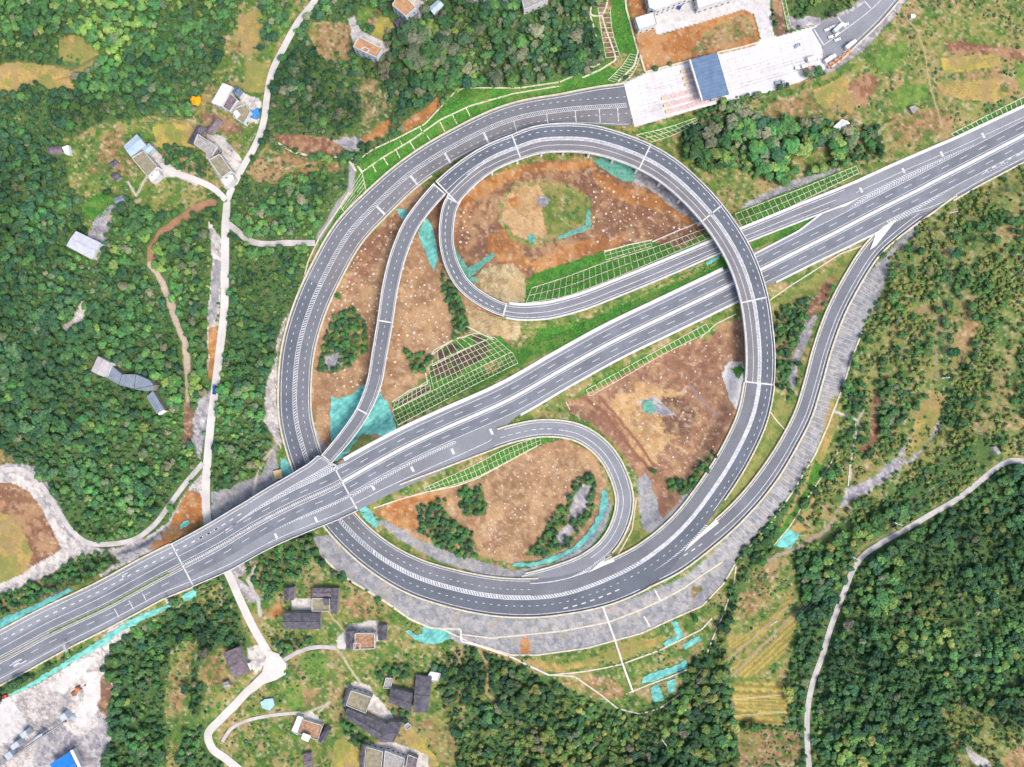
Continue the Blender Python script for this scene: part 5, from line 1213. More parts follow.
for i, (x, y, a) in enumerate(((827, 30, 20), (833, 27, 20), (845, 25, 15), (831, 37, 15), (837, 40, 20), (836, 35, 40))):
    vehicle(['white car parked at the north-western corner of the marked lot', 'white car between the corner car and the box truck in the lot', 'white car parked at the north-eastern end of the marked lot', 'white car parked on the south-western side of the lot', 'white car at the southern edge of the marked lot', 'white car tucked behind the box truck in the lot'][i], x, y, a, 'car', M_vw, ZP, group='cars parked in the lot by the plaza')
vehicle('dark silver car parked on the white plaza north of the white truck', 797, 46, 30, 'car', M_vs, ZP); vehicle('white truck standing alone in the middle of the white plaza', 812, 60, 15, 'box_truck', M_vw, ZP)
vehicle('white truck beside the orange excavator at the plaza edge', 799, 68.5, 5, 'truck', M_vw, ZP); vehicle('orange excavator working at the south-eastern plaza edge', 806.5, 71, 35, 'excavator', M_vo, ZP)
vehicle('silver pick-up by the kerb at the southern plaza edge', 779, 83.5, 5, 'truck', M_vs, ZP); vehicle('blue truck in the yard between the two white office blocks', 680, 6, 60, 'truck', M_vb, ZP, group=None)
vehicle('red truck at the western edge beside the turquoise netting', 5, 696, 20, 'truck', M_vr); vehicle('orange excavator standing in the white quarry', 79, 688, 30, 'excavator', M_vo)
vehicle('silver car parked in the white concrete yard of the village', 231, 150, -40, 'car', M_vs); vehicle('blue tarpaulin shaped like a car below the grey flat-roofed house', 217.5, 152, 40, 'car', M_vb)  # the blue car body stands in for a second tarpaulin
# quarry conveyor line
t_ = thing('conveyor', 'long grey conveyor and crusher line crossing the quarry at the south-west corner', 'conveyor', P(30, 745))
a = P(-30, 785, 3.4); b = P(66, 721, 5.0); mb = MB(); mb.cyl(a, b, .9, n=4); part('belt', mb, M_steel, t_)
mb = MB(); mb.cyl(a + [0, 0, .95], b + [0, 0, .95], .35, n=4); part('cover', mb, M_cg, t_)
for k in range(9):
    f = (k + .5) / 9; p = a + (b - a) * f; x = p[0] / S + CX; y = CY - p[1] / S; mb = MB(); mb.cyl((p[0], p[1], float(gz(x, y)) - .5), (p[0], p[1], p[2]), .25, n=6); part('leg', mb, M_steel, t_)
for (x, y, a_, b_) in ((29, 731, 4, 3), (20, 742, 5, 3), (14, 752, 4, 4), (44, 734, 5, 2.6), (68, 714, 4, 4)):
    p = P(x, y); mb = MB(); mb.box(p, a_ * 1.4, b_ * 1.4, 5, .6, .85); part('hopper', mb, M_wallb, t_)
# building materials by the plaza
def heap(name, label, cat, x, y, r, m, h=1.4, z=None):
    mb = MB(); c = P(x, y) if z is None else W(x, y, z); n = 14; vs = [(c[0], c[1], c[2] + h)]; 
    for ring_, (rr, hh) in enumerate(((.5, .7), (1.0, -.3))):
        for k in range(n):
            t = 2 * math.pi * k / n; q = r * S * rr * random.uniform(.75, 1.15); vs.append((c[0] + q * math.cos(t), c[1] + q * math.sin(t), c[2] + h * hh * random.uniform(.8, 1.1) if ring_ == 0 else c[2] - .3))
    fs = [(0, 1 + k, 1 + (k + 1) % n) for k in range(n)] + [(1 + k, 1 + n + k, 1 + n + (k + 1) % n, 1 + (k + 1) % n) for k in range(n)]
    mb.add(vs, fs); o = part(name, mb, m); tag(o, label, cat); return o
M_brick = mat('brick_pallet', (214,150,110), .3, 1.2, .9, 3)
k = 0
adj = ['westernmost', 'second', 'third', 'fourth', 'easternmost']
for f in range(5):
    x, y = 830 + f * 4.6, 66 - f * 3.4; c = W(x, y, ZP)
    t_ = thing('brick_stack', ['pallets of orange bricks directly beside the white box truck nearest the plaza', 'pallets of orange bricks just up the kerb from the first brick pile', 'pallets of orange bricks in the middle of the row along the kerb', 'pallets of orange bricks before the last pile of the kerb row', 'pallets of orange bricks at the upper end of the kerb row'][f], 'bricks', c, 'brick pallets along the kerb')
    for (u_, v_) in ((-1.2, -.8), (1.0, -.9), (0, 1.1)):
        mb = MB(); mb.box((c[0] + u_, c[1] + v_, c[2]), 1.7, 1.4, random.uniform(.7, 1.3), .6); part('pallet', mb, M_brick, t_)
heap('gravel_heap', 'brown soil heap beside the netting on the white quarry floor', 'soil heap', 74, 693, 4, mat('soil_brown', (150,112,84), .2, .5))
heap('gravel_heap', 'grey gravel heap at the end of the quarry conveyor', 'gravel heap', 72, 716, 4.5, mat('gravel_blue', (172,178,190), .2, .5))
# road sign gantries
def sign(label, x, y, z, ang, wd=6):
    c = W(x, y, z); t = thing('road_sign', label, 'road sign', c); mb = MB(); mb.cyl(c, c + [0, 0, 6], .2, n=8); part('post', mb, M_cg, t)
    mb = MB(); mb.box((c[0], c[1], c[2] + 4.2), wd, .2, 3, ang); part('panel', mb, M_con, t)
    mb = MB(); mb.box((c[0], c[1], c[2] + 6.0), wd, 1.1, .2, ang); part('arm', mb, M_con, t)
sign('white roadside gantry sign on the lower edge of the main carriageway near the quarry', 71, 645, 8, math.radians(-65), 5)
sign('white roadside cabinet post on the lower edge where the western viaduct begins', 171, 598, 7, math.radians(-65), 4)
# ------------------------------------------------------------------ draped things: nets, drains, lattices
M_net = mat('net_turquoise', (120,200,190), .17, .25, .9, 1.3, stripes=(.9, 3.1, .1))
M_net2 = mat('net_green', (112,176,156), .16, .5, .95, 2)
def drape(poly, step=2.2, dz=.35, wob=.8):
    px = np.array([p[0] for p in poly]); py = np.array([p[1] for p in poly])
    xs = np.arange(px.min(), px.max() + step, step); ys = np.arange(py.min(), py.max() + step, step); X, Y = np.meshgrid(xs, ys)
    a = [(x, y) for x, y in poly]; mb = MB()
    import mathutils
    pts = [Vector((float(x), float(y))) for x, y in poly]; n = len(pts)
    # densify the edge
    ed = []; 
    for i in range(n):
        p, q = pts[i], pts[(i + 1) % n]; k = max(1, int((q - p).length / step))
        for j in range(k):
            t = p + (q - p) * (j / k); ed.append(t + Vector((random.uniform(-wob, wob), random.uniform(-wob, wob))) if j else t)
    ins = inpoly(X, Y, [(p.x, p.y) for p in ed]); inner = [Vector((float(x), float(y))) for x, y in zip(X[ins], Y[ins])]
    inner = [p for p in inner if min((p - q).length for q in ed) > step * .5]
    allp = ed + inner; m = len(ed); r = mathutils.geometry.delaunay_2d_cdt(allp, [], [list(range(m))], 1, .01)
    V = r[0]; vx = np.array([p.x for p in V]); vy = np.array([p.y for p in V])
    mb.add(P(vx, vy, dz + .25 * (vn(vx, vy, 3, 7) - .5)), [tuple(f) for f in r[2]]); return mb
NETS = [
 ('big turquoise netting sheet under the foot of the slender ramp viaduct', [(331,396),(338,399),(348,396),(356,391),(361,386),(372,384),(381,394),(388,403),(392,414),(397,430),(386,438),(376,434),(363,434),(352,446),(344,458),(336,463),(331,458),(326,450),(331,444),(330,424)], M_net),
 ('narrow turquoise netting beside the tan site hut', [(280,457),(286,459),(290,466),(294,474),(285,480),(281,469)], M_net),
 ('small turquoise netting where the ring road comes out from under the main viaduct', [(358,509),(366,505),(372,513),(379,524),(376,529),(366,521)], M_net),
 ('long turquoise netting band along the lower edge of the western main carriageway', [(-20,708),(0,699),(20,689),(60,665),(110,633),(128,621),(145,613),(170,604),(171,607),(150,617),(122,631),(104,645),(82,657),(37,684),(0,701),(-20,712)][::1], M_net),
 ('turquoise netting in a crescent bay where the western viaduct begins', [(182,596),(190,591),(197,588),(196,596),(190,600),(184,601)], M_net),
 ('turquoise netting band along the upper edge of the western main carriageway', [(-20,629),(0,619),(32,606),(68,588),(73,590),(58,599),(32,612),(0,629),(-20,640)], M_net),
 ('curved turquoise netting round the south-eastern rim of the southern bowl', [(602,490),(607,491),(608,504),(602,520),(594,534),(577,550),(552,562),(530,567),(512,566),(514,562),(530,563),(549,558),(572,548),(589,531),(599,514)], M_net),
 ('turquoise netting at the foot of the masonry slope above the hamlet', [(404,631),(410,630),(416,635),(422,634),(422,627),(432,629),(450,630),(450,639),(440,643),(431,644),(418,641)], M_net),
 ('bent turquoise netting, uppermost on the grass terraces below the masonry slope', [(671,622),(676,621),(684,636),(678,641),(665,647),(662,643),(677,635)], M_net),
 ('slanting turquoise netting east of the bent one on the grass terraces', [(682,645),(699,635),(702,640),(685,650)], M_net),
 ('long turquoise netting strip in the middle grass terrace', [(643,677),(660,670),(672,667),(686,660),(688,668),(672,674),(658,680),(642,684)], M_net),
 ('turquoise netting flap, western one of the pair on the lowest terrace', [(650,688),(659,684),(664,700),(654,703)], M_net),
 ('turquoise netting flap, eastern one of the pair on the lowest terrace', [(666,681),(676,679),(675,690),(668,694)], M_net),
 ('turquoise netting patch beside the dirt track below the eastern ramp', [(788,529),(800,535),(790,549),(775,546)], M_net),
 ('dull green netting on the rim under the top of the ring viaduct', [(592,158),(606,158),(624,163),(637,168),(633,182),(622,181),(608,172),(599,167)], M_net2),
 ('turquoise netting wedge between the ring road and the slender ramp', [(396,209),(404,209),(408,214),(403,220)], M_net),
 ('ragged turquoise netting between the two ramp viaducts', [(418,233),(426,216),(432,226),(436,240),(438,258),(434,272),(426,254)], M_net),
 ('grey-green netting on the western corner of the north-eastern bowl', [(453,246),(460,256),(468,268),(480,261),(492,252),(495,256),(470,277),(480,277),(472,285),(461,275),(455,262)], M_net2),
 ('turquoise netting lining two edges of the lawn pad in the north-eastern bowl', [(587,209),(590,210),(591,229),(576,234),(559,240),(558,236),(572,230),(586,225)], M_net2),
 ('turquoise netting slip below the inner ramp beside the ring viaduct', [(706,262),(722,253),(719,259),(707,266)], M_net),
 ('green netting scraps on the round tan mound in the north-eastern bowl', [(527,236),(534,234),(536,240),(530,244)], M_net2),
 ('faded netting on the tan top of the eastern bowl', [(642,402),(650,400),(656,406),(652,414),(644,412)], M_net2),
 ('thin netting at the western edge below the bushes', [(180,524),(188,520),(190,524),(180,530)], M_net),
]
for lab, poly, m in NETS:
    o = part('netting', drape(poly), m); tag(o, lab, 'netting')
mb = MB(); _v = P([251, 258, 259.5, 257, 252.5], [111, 107.5, 113, 119, 118], 1.2); mb.prism(_v[::-1], float(_v[:, 2].min()) - .9, float(_v[:, 2].max()))
o = part('tarpaulin', mb, mat('tarp_bright_blue', (70,150,225), .15, .6, .6)); tag(o, 'bright blue tarpaulin in the yard of the white flat-roofed house', 'tarpaulin')
def drain(mb, pl, wd=1.4, h=.35):
    p = np.array(pl, float); xs = []; ys = []
    for a, b in zip(p[:-1], p[1:]):
        k = max(1, int(np.hypot(*(b - a)) / 2)); t = np.arange(k) / k; xs += list(a[0] + (b[0] - a[0]) * t); ys += list(a[1] + (b[1] - a[1]) * t)
    xs.append(p[-1][0]); ys.append(p[-1][1]); x, y = np.array(xs), np.array(ys)
    if len(x) > 8: x[1:-1] = (x[:-2] + 2 * x[1:-1] + x[2:]) / 4; y[1:-1] = (y[:-2] + 2 * y[1:-1] + y[2:]) / 4
    dx, dy = np.gradient(x), np.gradient(y); l = np.hypot(dx, dy) + 1e-9; nx_, ny_ = -dy / l * wd / 2, dx / l * wd / 2
    z = gz(x, y); mb.wallstrip(W(x + nx_, y + ny_, z), W(x - nx_, y - ny_, z), h, -.4)
def drains(label, pls, wd=1.4, h=.35, m=None, name='drainage_channel', cat='drainage channel'):
    if len(pls) == 1:
        mb = MB(); drain(mb, pls[0], wd, h); tag(part(name, mb, m or M_crm), label, cat); return
    t = thing(name, label, cat, P(*pls[0][0]))
    for pl in pls:
        mb = MB(); drain(mb, pl, wd, h); part('section', mb, m or M_crm, t)
drains('cream drain at the foot of the long masonry slope, from the underpass to the hamlet', [[(322,556),(341,575),(363,588),(386,602),(410,619),(431,628),(461,629)]], 2.0)
drains('cream ledge half way down the southern masonry slope', [[(461,634),(490,638),(512,636),(562,631),(609,622),(640,610),(662,600),(684,588),(702,575),(722,562)]], 1.5)
drains('cream toe drain of the southern masonry slope curving up towards the east', [[(440,628),(470,642),(512,655),(537,655),(587,648),(642,633),(672,619),(702,606),(724,583),(735,564)]], 1.5)
drains('cream ledge across the upper grass terraces', [[(549,675),(580,672),(604,668),(622,664),(660,650),(702,629),(712,618)]], 1.4)
drains('cream ledge across the lowest grass terrace', [[(626,694),(650,684),(672,676),(688,669)]], 1.4)
drains('white stair ribbon straight down the masonry slope and the grass terraces', [[(603,607),(615,640),(623,665),(633,692)]], 1.7, .5, M_con, 'stair', 'stair')
drains('short white stair ribbon on the masonry slope east of the long stair', [[(644,616),(650,627)], [(655,590),(660,600)]], 1.3, .4, M_con, 'stair', 'stair')
drains('white channel starting at the foot of the netting and running east below the terraces', [[(461,630),(461,641),(480,646),(512,657),(530,666),(549,675)]], 1.6, .4, M_con)
drains('pale path edge curving under the terraces and up towards the eastern ramp', [[(549,675),(574,676),(600,694),(617,708),(640,714),(660,708),(680,694),(700,672),(712,640),(724,612),(734,582),(736,566)]], 1.3)
drains('cream toe drain of the grey masonry slope below the eastern ramp', [[(736,562),(770,524),(793,491),(815,455),(828,425),(843,386),(852,358),(862,332)]], 1.6)
drains('thin cream drain from the eastern masonry slope out to the bushes', [[(836,411),(846,416),(855,420),(856,436),(850,462),(848,486)]], 1.1)
drains('pale drain beside the dirt bank below the eastern masonry slope', [[(838,452),(822,476),(806,500),(790,526),(774,545)]], 1.1)
drains('cream drain round the top of the northern green slope', [[(303,283),(308,262),(320,236),(338,210),(350,192)], [(352,165),(372,150),(398,138),(425,124),(440,108),(455,92),(464,88),(520,88),(560,82),(600,64)]], 1.2)
drains('cream bench drain half way up the northern green slope', [[(362,172),(382,158),(412,140),(440,120),(470,106),(512,94),(560,86)], ], 1.2)
drains('cream brick path looping from the village lane to the northern slope', [[(271,137),(281,145),(293,152),(310,156),(341,157),(350,162),(356,171)], [(352,158),(362,172)]], 2.0, .2)
drains('cream drain along the foot of the slope west of the ring road', [[(306,278),(300,288),(302,300)]], 1.2)
drains('cream drains zigzagging on the slope beside the toll yard', [[(611,-20),(606,8),(602,16),(606,30),(614,52),(616,60),(600,70),(582,78)], [(590,14),(600,50),(600,58),(590,68)], [(602,16),(592,16),(590,12),(600,-20)]], 1.5)
drains('thick cream coping between the orange yard and the green slope', [[(623,-30),(626,8),(633,34),(638,52),(634,66),(618,82)], [(640,55),(645,72)]], 1.7, .6)
drains('pale scalloped wall between the orange earth and the toll plaza', [[(645,72.5),(670,66),(690,61)], [(717,53),(740,48),(757,43)]], 1.2, 1.2, M_crm, 'retaining_wall', 'retaining wall')
drains('cream drain bounding the eastern bare bowl by the green slope', [[(566,402),(570,410)], [(700,338),(716,324),(736,314)]], 1.1)
drains('white boundary drain between the main carriageway and the eastern trees', [[(770,300),(790,286),(806,276),(840,254),(862,246)]], 1.2)
drains('cream drain under the loop ramp lattice and along the orange bank', [[(374,508),(398,500),(426,492),(456,486),(478,478),(500,466),(520,455),(539,445)]], 1.3)
drains('pale drain round the western earth bowl above the lattice slope', [[(392,402),(410,390),(428,384),(424,366),(430,358)], [(430,358),(434,350),(446,344),(456,338),(466,337)], [(464,325),(478,332),(494,340)]], 1.2)
drains('cream kerb lines round the eastern side of the loop ramp lawn', [[(636,500),(632,530),(622,548),(614,560)]], 1.1)
drains('thin drain down the eastern grass wedge beside the ring viaduct', [[(769,410),(776,420),(785,430)]], .9)
drains('low white fence line from the ring viaduct over the bowl to the lattice slope', [[(652,242),(675,232),(700,222),(716,216)]], .9, .7, M_con, 'fence', 'fence')
# slope lattices
def lattice(label, low, up, nc, nr, wd=.6, frame=True):
    lo = Road([(x, y, 0, 1, 1) for x, y in low]); hi = Road([(x, y, 0, 1, 1) for x, y in up]); mb = MB()
    f = lambda r, t: (float(np.interp(t * r.len, r.S, r.X)), float(np.interp(t * r.len, r.S, r.Y)))
    for i in range(nc + 1):
        a, b = f(lo, i / nc), f(hi, i / nc); a, b = np.array(a), np.array(b)
        drain(mb, [tuple(a + (b - a) * .02), tuple(a + (b - a) * .5), tuple(b)], wd, .3)
    for j in range(0, nr + 1):
        t = j / nr; drain(mb, [tuple(np.array(f(lo, i / nc)) * (1 - t) + np.array(f(hi, i / nc)) * t) for i in range(nc + 1)], wd * (1.5 if j in (0, nr) else 1), .34)
    o = part('slope_lattice', mb, M_crm); tag(o, label, 'slope lattice')
lattice('cream concrete lattice, lower band of the green slope above the inner ramp', [(526,303),(562,297),(612,279),(662,258),(712,237)], [(532,288),(566,277),(606,262),(652,248),(704,229)], 30, 2, .45)
drains('cream coping along the top of the green slope above the inner ramp', [[(530,275),(550,269)],[(604,252),(628,245),(652,240)]][1:], 1.2)
lattice('cream concrete lattice on the upper green slope near the ring viaduct', [(606,260),(652,246)], [(604,251),(650,240)], 8, 2, .4)
lattice('cream lattice filling the lowest band of the slope between western earth and main carriageway', [(398,425),(430,408),(470,387),(518,363)], [(392,411),(432,391),(470,372),(512,352)], 30, 3, .45)
lattice('cream lattice with dark soil cells in the middle band of the western slope', [(434,390),(470,372),(511,352)], [(428,366),(460,351),(494,337)], 16, 4, .45)
lattice('short cream lattice at the lower western end of the middle band', [(393,410),(412,400),(431,390)], [(395,402),(412,391),(429,380)], 8, 2, .45)
lattice('small curved lattice fan at the top of the western slope', [(432,366),(462,351),(492,337)], [(433,354),(452,341),(476,333)], 9, 1)
lattice('lattice ribs on the slope between the main carriageway and the eastern bare bowl', [(574,399),(606,382),(660,352),(710,327)], [(582,393),(604,381.5),(658,353),(709,323)] and [(571,393),(604,376),(658,348),(708,322)], 34, 1, .45) if False else lattice('lattice ribs on the green slope between main carriageway and eastern bare bowl', [(586,390),(620,371),(660,349),(706,324)], [(590,396),(624,377),(662,355),(710,331)], 26, 1, .45)
lattice('lattice ribs on the green slope inside the tight loop ramp', [(424,488),(470,467),(512,446),(540,436)], [(427,492),(474,478),(512,459),(541,444)], 26, 2, .45)
lattice('cream lattice along the green slope below the north-eastern fields, west part', [(742,227),(768,218),(800,202),(859,173)], [(735,214),(768,201),(800,189),(856,166)], 22, 2, .5)
lattice('cream lattice along the carriageway at the north-eastern corner', [(956,138),(1024,106),(1060,90)], [(951,134),(1024,97),(1060,80)], 22, 1, .6)
lattice('cream ribs on the green slope west of the ring road', [(362,172),(366,190)], [(340,206),(346,214)], 5, 1, .45)
lattice('curved ribs on the green slope below the corner of the toll yard', [(622,84),(634,72),(640,56)], [(608,80),(622,66),(630,54)], 12, 1, .45)
lattice('ribs on the earth slope west of the toll yard coping', [(610,8),(612,30),(620,56)], [(598,8),(602,36),(606,58)], 10, 1, .45)
lattice('cream lattice on the green slope between toll plaza and ring viaduct', [(636,135),(666,128),(696,118)], [(652,142),(676,134),(698,122)], 11, 2, .5)
lattice('white ribs along the brown bed east of the toll yard', [(775,-30),(788,30)], [(779,-31),(791,28)], 14, 1, .45)
# bench ribs on the northern slope
mb = MB()
for x0, y0, x1, y1 in ((372,164,376,172),(383,157,388,165),(396,150,400,158),(410,142,415,150),(426,134,430,140),(440,122,446,134),(452,114,457,124),(466,108,470,116),(420,128,424,134),(400,141,403,146)): drain(mb, [(x0, y0), (x1, y1)], .9, .3)
o = part('slope_lattice', mb, M_crm); tag(o, 'short cream ribs of the bench drain on the northern green slope', 'slope lattice')
# masonry facing ribs on the outer slope
mb = MB()
for i in range(60):
    s = eramp.s_of(862, 262) + i * 5.2; 
    if s > eramp.s_of(716, 530): break
    x0, y0 = eramp.pix(s, ('L', -3)); x1, y1 = eramp.pix(s, ('L', -16 if i % 3 else -20)); drain(mb, [(float(x0[0]), float(y0[0])), (float(x1[0]), float(y1[0]))], .35, .12)
o = part('masonry_ribs', mb, M_cg); tag(o, 'fine grey ribs across the stone slope below the eastern ramp', 'slope ribs')
# power lines
def pole(label, x, y, ang, hgt=11):
    c = P(x, y); t = thing('power_pole', label, 'power pole', c); mb = MB(); mb.cyl(c, c + [0, 0, hgt], .22, .14, 8); part('shaft', mb, M_con, t)
    mb = MB(); mb.box((c[0], c[1], c[2] + hgt - .8), 5.6, .4, .3, ang); part('crossarm', mb, M_con, t); return c + [0, 0, hgt - .4]
poles = [pole('power pole with white crossarm on the scrub hill nearest the main carriageway', 944, 216, .2), pole('power pole with white crossarm low on the olive hillside', 936, 378, .1)]
pl2 = [pole('power pole with white crossarm in the scrub beside the eastern lane, upper one', 890, 521, -.35), pole('power pole with white crossarm in the scrub beside the eastern lane, lower one', 849, 555, -.4), pole('power pole with white crossarm in the southern wood', 661, 735, -.9)]
pole('power pole with white crossarm on the ochre field edge at the south', 768, 618, .6)
M_wire = mat('wire', (170,172,176), .02, 1, .6)
def wires(label, pts, n=3, gap=1.6):
    mb = MB()
    for a, b in zip(pts[:-1], pts[1:]):
        a = np.array(a); b = np.array(b); d = (b - a)[:2]; d = d / np.linalg.norm(d); nr = np.array([-d[1], d[0], 0])
        for k in range(n):
            o = nr * (k - (n - 1) / 2) * gap; pr = None
            for j in range(9):
                t = j / 8; p = a + (b - a) * t + o; p = p - np.array([0, 0, 10 * t * (1 - t)])
                if pr is not None: mb.cyl(pr, p, .03, n=4)
                pr = p
    o = part('overhead_wire', mb, M_wire); tag(o, label, 'overhead wire')
wires('overhead wires crossing the olive hillside from north to south', [P(950, 60, 12), poles[0], poles[1], P(925, 560, 12)][0:3])
wires('overhead wires slanting over the scrub from the eastern lane to the southern wood', [P(960, 470, 12), pl2[0], pl2[1], pl2[2], P(560, 800, 11)])

# ------------------------------------------------------------------ pale stones scattered on the earth bowls
M_st = mat('stone_pale', (232,218,200), .1, .8, .9)
def stone_mesh(seed):
    rr = random.Random(seed); mb = MB(); vs = []; n = 7
    for (h_, q) in ((0, 1.0), (.45, .85), (.8, .4)):
        for k in range(n):
            t = 2 * math.pi * k / n + .3 * rr.random(); r_ = q * rr.uniform(.75, 1.2); vs.append((r_ * math.cos(t), r_ * math.sin(t), h_ - .15))
    fs = [(i * n + k, i * n + (k + 1) % n, (i + 1) * n + (k + 1) % n, (i + 1) * n + k) for i in range(2) for k in range(n)] + [tuple(range(2 * n, 3 * n))]
    me = bpy.data.meshes.new('boulder'); me.from_pydata(vs, [], fs); me.materials.append(M_st); return me
SMS = [stone_mesh(i) for i in range(5)]
def stones(n, poly, label, group, smin=.4, smax=.95, mind_=4.2):
    px = [p[0] for p in poly]; py = [p[1] for p in poly]; got = []; tries = 0; rr = random.Random(len(group) * 7 + n)
    while len(got) < n and tries < 20000:
        tries += 1; x = rr.uniform(min(px), max(px)); y = rr.uniform(min(py), max(py))
        if not inpoly(np.array([x]), np.array([y]), poly)[0]: continue
        if any((x - a) ** 2 + (y - b) ** 2 < mind_ ** 2 for a, b in got): continue
        if VEG[min(np.searchsorted(GY, y), len(GY) - 1), min(np.searchsorted(GX, x), len(GX) - 1)] > 0: continue
        got.append((x, y))
    for (x, y) in got:
        o = bpy.data.objects.new('boulder', rr.choice(SMS)); C.objects.link(o); o.location = P(x, y, .1); s = rr.uniform(smin, smax) * (1.25 if rr.random() < .2 else 1)
        o.scale = (s, s * rr.uniform(.7, 1.1), s * .8); o.rotation_euler = (0, 0, rr.uniform(0, 6)); tag(o, label, 'boulder', group)
stones(58, [(394,216),(398,214),(392,246),(382,282),(376,322),(368,350),(368,330),(350,304),(336,322),(324,340),(330,308),(350,262)], 'small pale boulder on the brown earth strip between ring road and slender ramp', 'pale boulders west of the slender ramp')
stones(60, [(412,256),(428,262),(440,290),(444,330),(456,340),(428,350),(400,338),(398,380),(392,398),(384,392),(398,320),(404,280)], 'small pale boulder on the brown slope east of the slender ramp', 'pale boulders east of the slender ramp')
stones(16, [(330,372),(362,362),(368,372),(362,388),(338,394)], 'small pale boulder on the brown patch south of the ring road thicket', 'pale boulders south of the thicket')
stones(58, [(590,176),(625,190),(660,202),(700,226),(706,234),(650,240),(600,250),(592,230)], 'small pale boulder in the eastern half of the north-eastern bowl', 'pale boulders in the north-eastern bowl', .45, 1.0, 4)
stones(10, [(460,210),(470,214),(468,244),(460,246)], 'small pale boulder on the western rim of the north-eastern bowl', 'pale boulders on the western bowl rim', .6, 1, 5)
stones(96, [(576,404),(640,368),(700,334),(738,326),(738,400),(720,440),(690,480),(660,470),(640,450),(610,424)], 'small pale boulder scattered in the eastern bare bowl', 'pale boulders in the eastern bowl', .35, .85, 4.5)
stones(70, [(440,492),(500,478),(550,450),(580,460),(560,500),(530,530),(500,556),(484,548),(490,510),(452,496)], 'small pale boulder scattered in the southern bare bowl', 'pale boulders in the southern bowl', .35, .85, 4.5)
# ------------------------------------------------------------------ vegetation
def crown_proto(seed, nq, flat=.75, nb=7, leaf=.22, core=True):
    """unit crown (radius 1, centre at origin): leaf clumps over several bulges"""
    r = np.random.default_rng(seed); quads = []; shade = []
    bc = r.normal(size=(nb, 3)); bc /= np.linalg.norm(bc, axis=1)[:, None]; bc *= r.uniform(.3, .58, (nb, 1)); bc[:, 2] = np.abs(bc[:, 2]) * .8 - .05; br = r.uniform(.34, .52, nb); bt = r.uniform(.86, 1.14, nb)
    bc[0] = (0, 0, .25); br[0] = .6
    for k in range(nq):
        b = r.integers(nb); d_ = r.normal(size=3); d_[2] = abs(d_[2]) * 1.1 if r.random() < .8 else d_[2]; d_ /= np.linalg.norm(d_)
        p = bc[b] + d_ * br[b] * r.uniform(.85, 1.08); nrm = d_ + r.normal(size=3) * .28; nrm /= np.linalg.norm(nrm)
        a = np.cross(nrm, [0.3, .5, .8]); a /= np.linalg.norm(a); c = np.cross(nrm, a); th = r.uniform(0, 6.3); a, c = a * math.cos(th) + c * math.sin(th), c * math.cos(th) - a * math.sin(th)
        s = leaf * r.uniform(.6, 1.25); q = [p - a * s - c * s * .7, p + a * s * .8 - c * s, p + a * s + c * s * .7, p - a * s * .7 + c * s]
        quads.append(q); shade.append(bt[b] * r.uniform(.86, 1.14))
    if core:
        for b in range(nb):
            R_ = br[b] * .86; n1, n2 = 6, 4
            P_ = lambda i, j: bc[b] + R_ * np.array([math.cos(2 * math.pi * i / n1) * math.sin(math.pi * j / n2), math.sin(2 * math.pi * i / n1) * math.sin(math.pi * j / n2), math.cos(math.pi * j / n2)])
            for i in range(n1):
                for j in range(n2): quads.append([P_(i, j), P_(i, j + 1), P_(i + 1, j + 1), P_(i + 1, j)]); shade.append(bt[b] * .8)  # core faces darker than the leaves: shade inside the crown put into colour
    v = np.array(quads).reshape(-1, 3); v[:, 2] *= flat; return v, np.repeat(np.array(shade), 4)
PROT = [crown_proto(i, 230, .6, 9, .17) for i in range(10)]
SMALL = [crown_proto(40 + i, 46, .7, 4, .27) for i in range(6)]
TUFT = [crown_proto(80 + i, 12, .5, 2, .5, False) for i in range(4)]
def trunk_quads(h, r0):
    vs = []
    for k in range(4):
        t0, t1 = k * math.pi / 2, (k + 1) * math.pi / 2
        vs.append([(r0 * math.cos(t0), r0 * math.sin(t0), -.6), (r0 * math.cos(t1), r0 * math.sin(t1), -.6), (.5 * r0 * math.cos(t1), .5 * r0 * math.sin(t1), h), (.5 * r0 * math.cos(t0), .5 * r0 * math.sin(t0), h)])
    return np.array(vs).reshape(-1, 3)
OCC = np.zeros((1000, 1260), bool)     # no plants here (x+40, y+40)
oy, ox = np.mgrid[0:1000, 0:1260]; ox = ox - 120.0; oy = oy - 120.0
def block_road(r, pad, s0=0, s1=None):
    for s in np.arange(s0, s1 or r.len, 2):
        i = lambda a: float(np.interp(s, r.S, a)); L, R = i(r.L), i(r.R); o = (R - L) / 2; x, y = i(r.X) + i(r.NX) * o, i(r.Y) + i(r.NY) * o; w_ = (L + R) / 2 + pad
        x0, x1, y0, y1 = int(x - w_ + 120), int(x + w_ + 122), int(y - w_ + 120), int(y + w_ + 122)
        if x1 < 0 or y1 < 0 or x0 > 1259 or y0 > 999: continue
        sl = (slice(max(y0, 0), y1), slice(max(x0, 0), x1)); OCC[sl] |= np.hypot(ox[sl] - x, oy[sl] - y) < w_
for r_ in (ring, swr, inn, ml, loop, eramp): block_road(r_, 2.2)
for r_ in VROADS.values(): block_road(r_, 1.6)
for (pl_, wd_, c_, wo_) in TRACKS:
    if wd_ > 3.5: block_road(Road([(x, y, 0, wd_ / 2, wd_ / 2) for x, y in pl_]), 1.5)
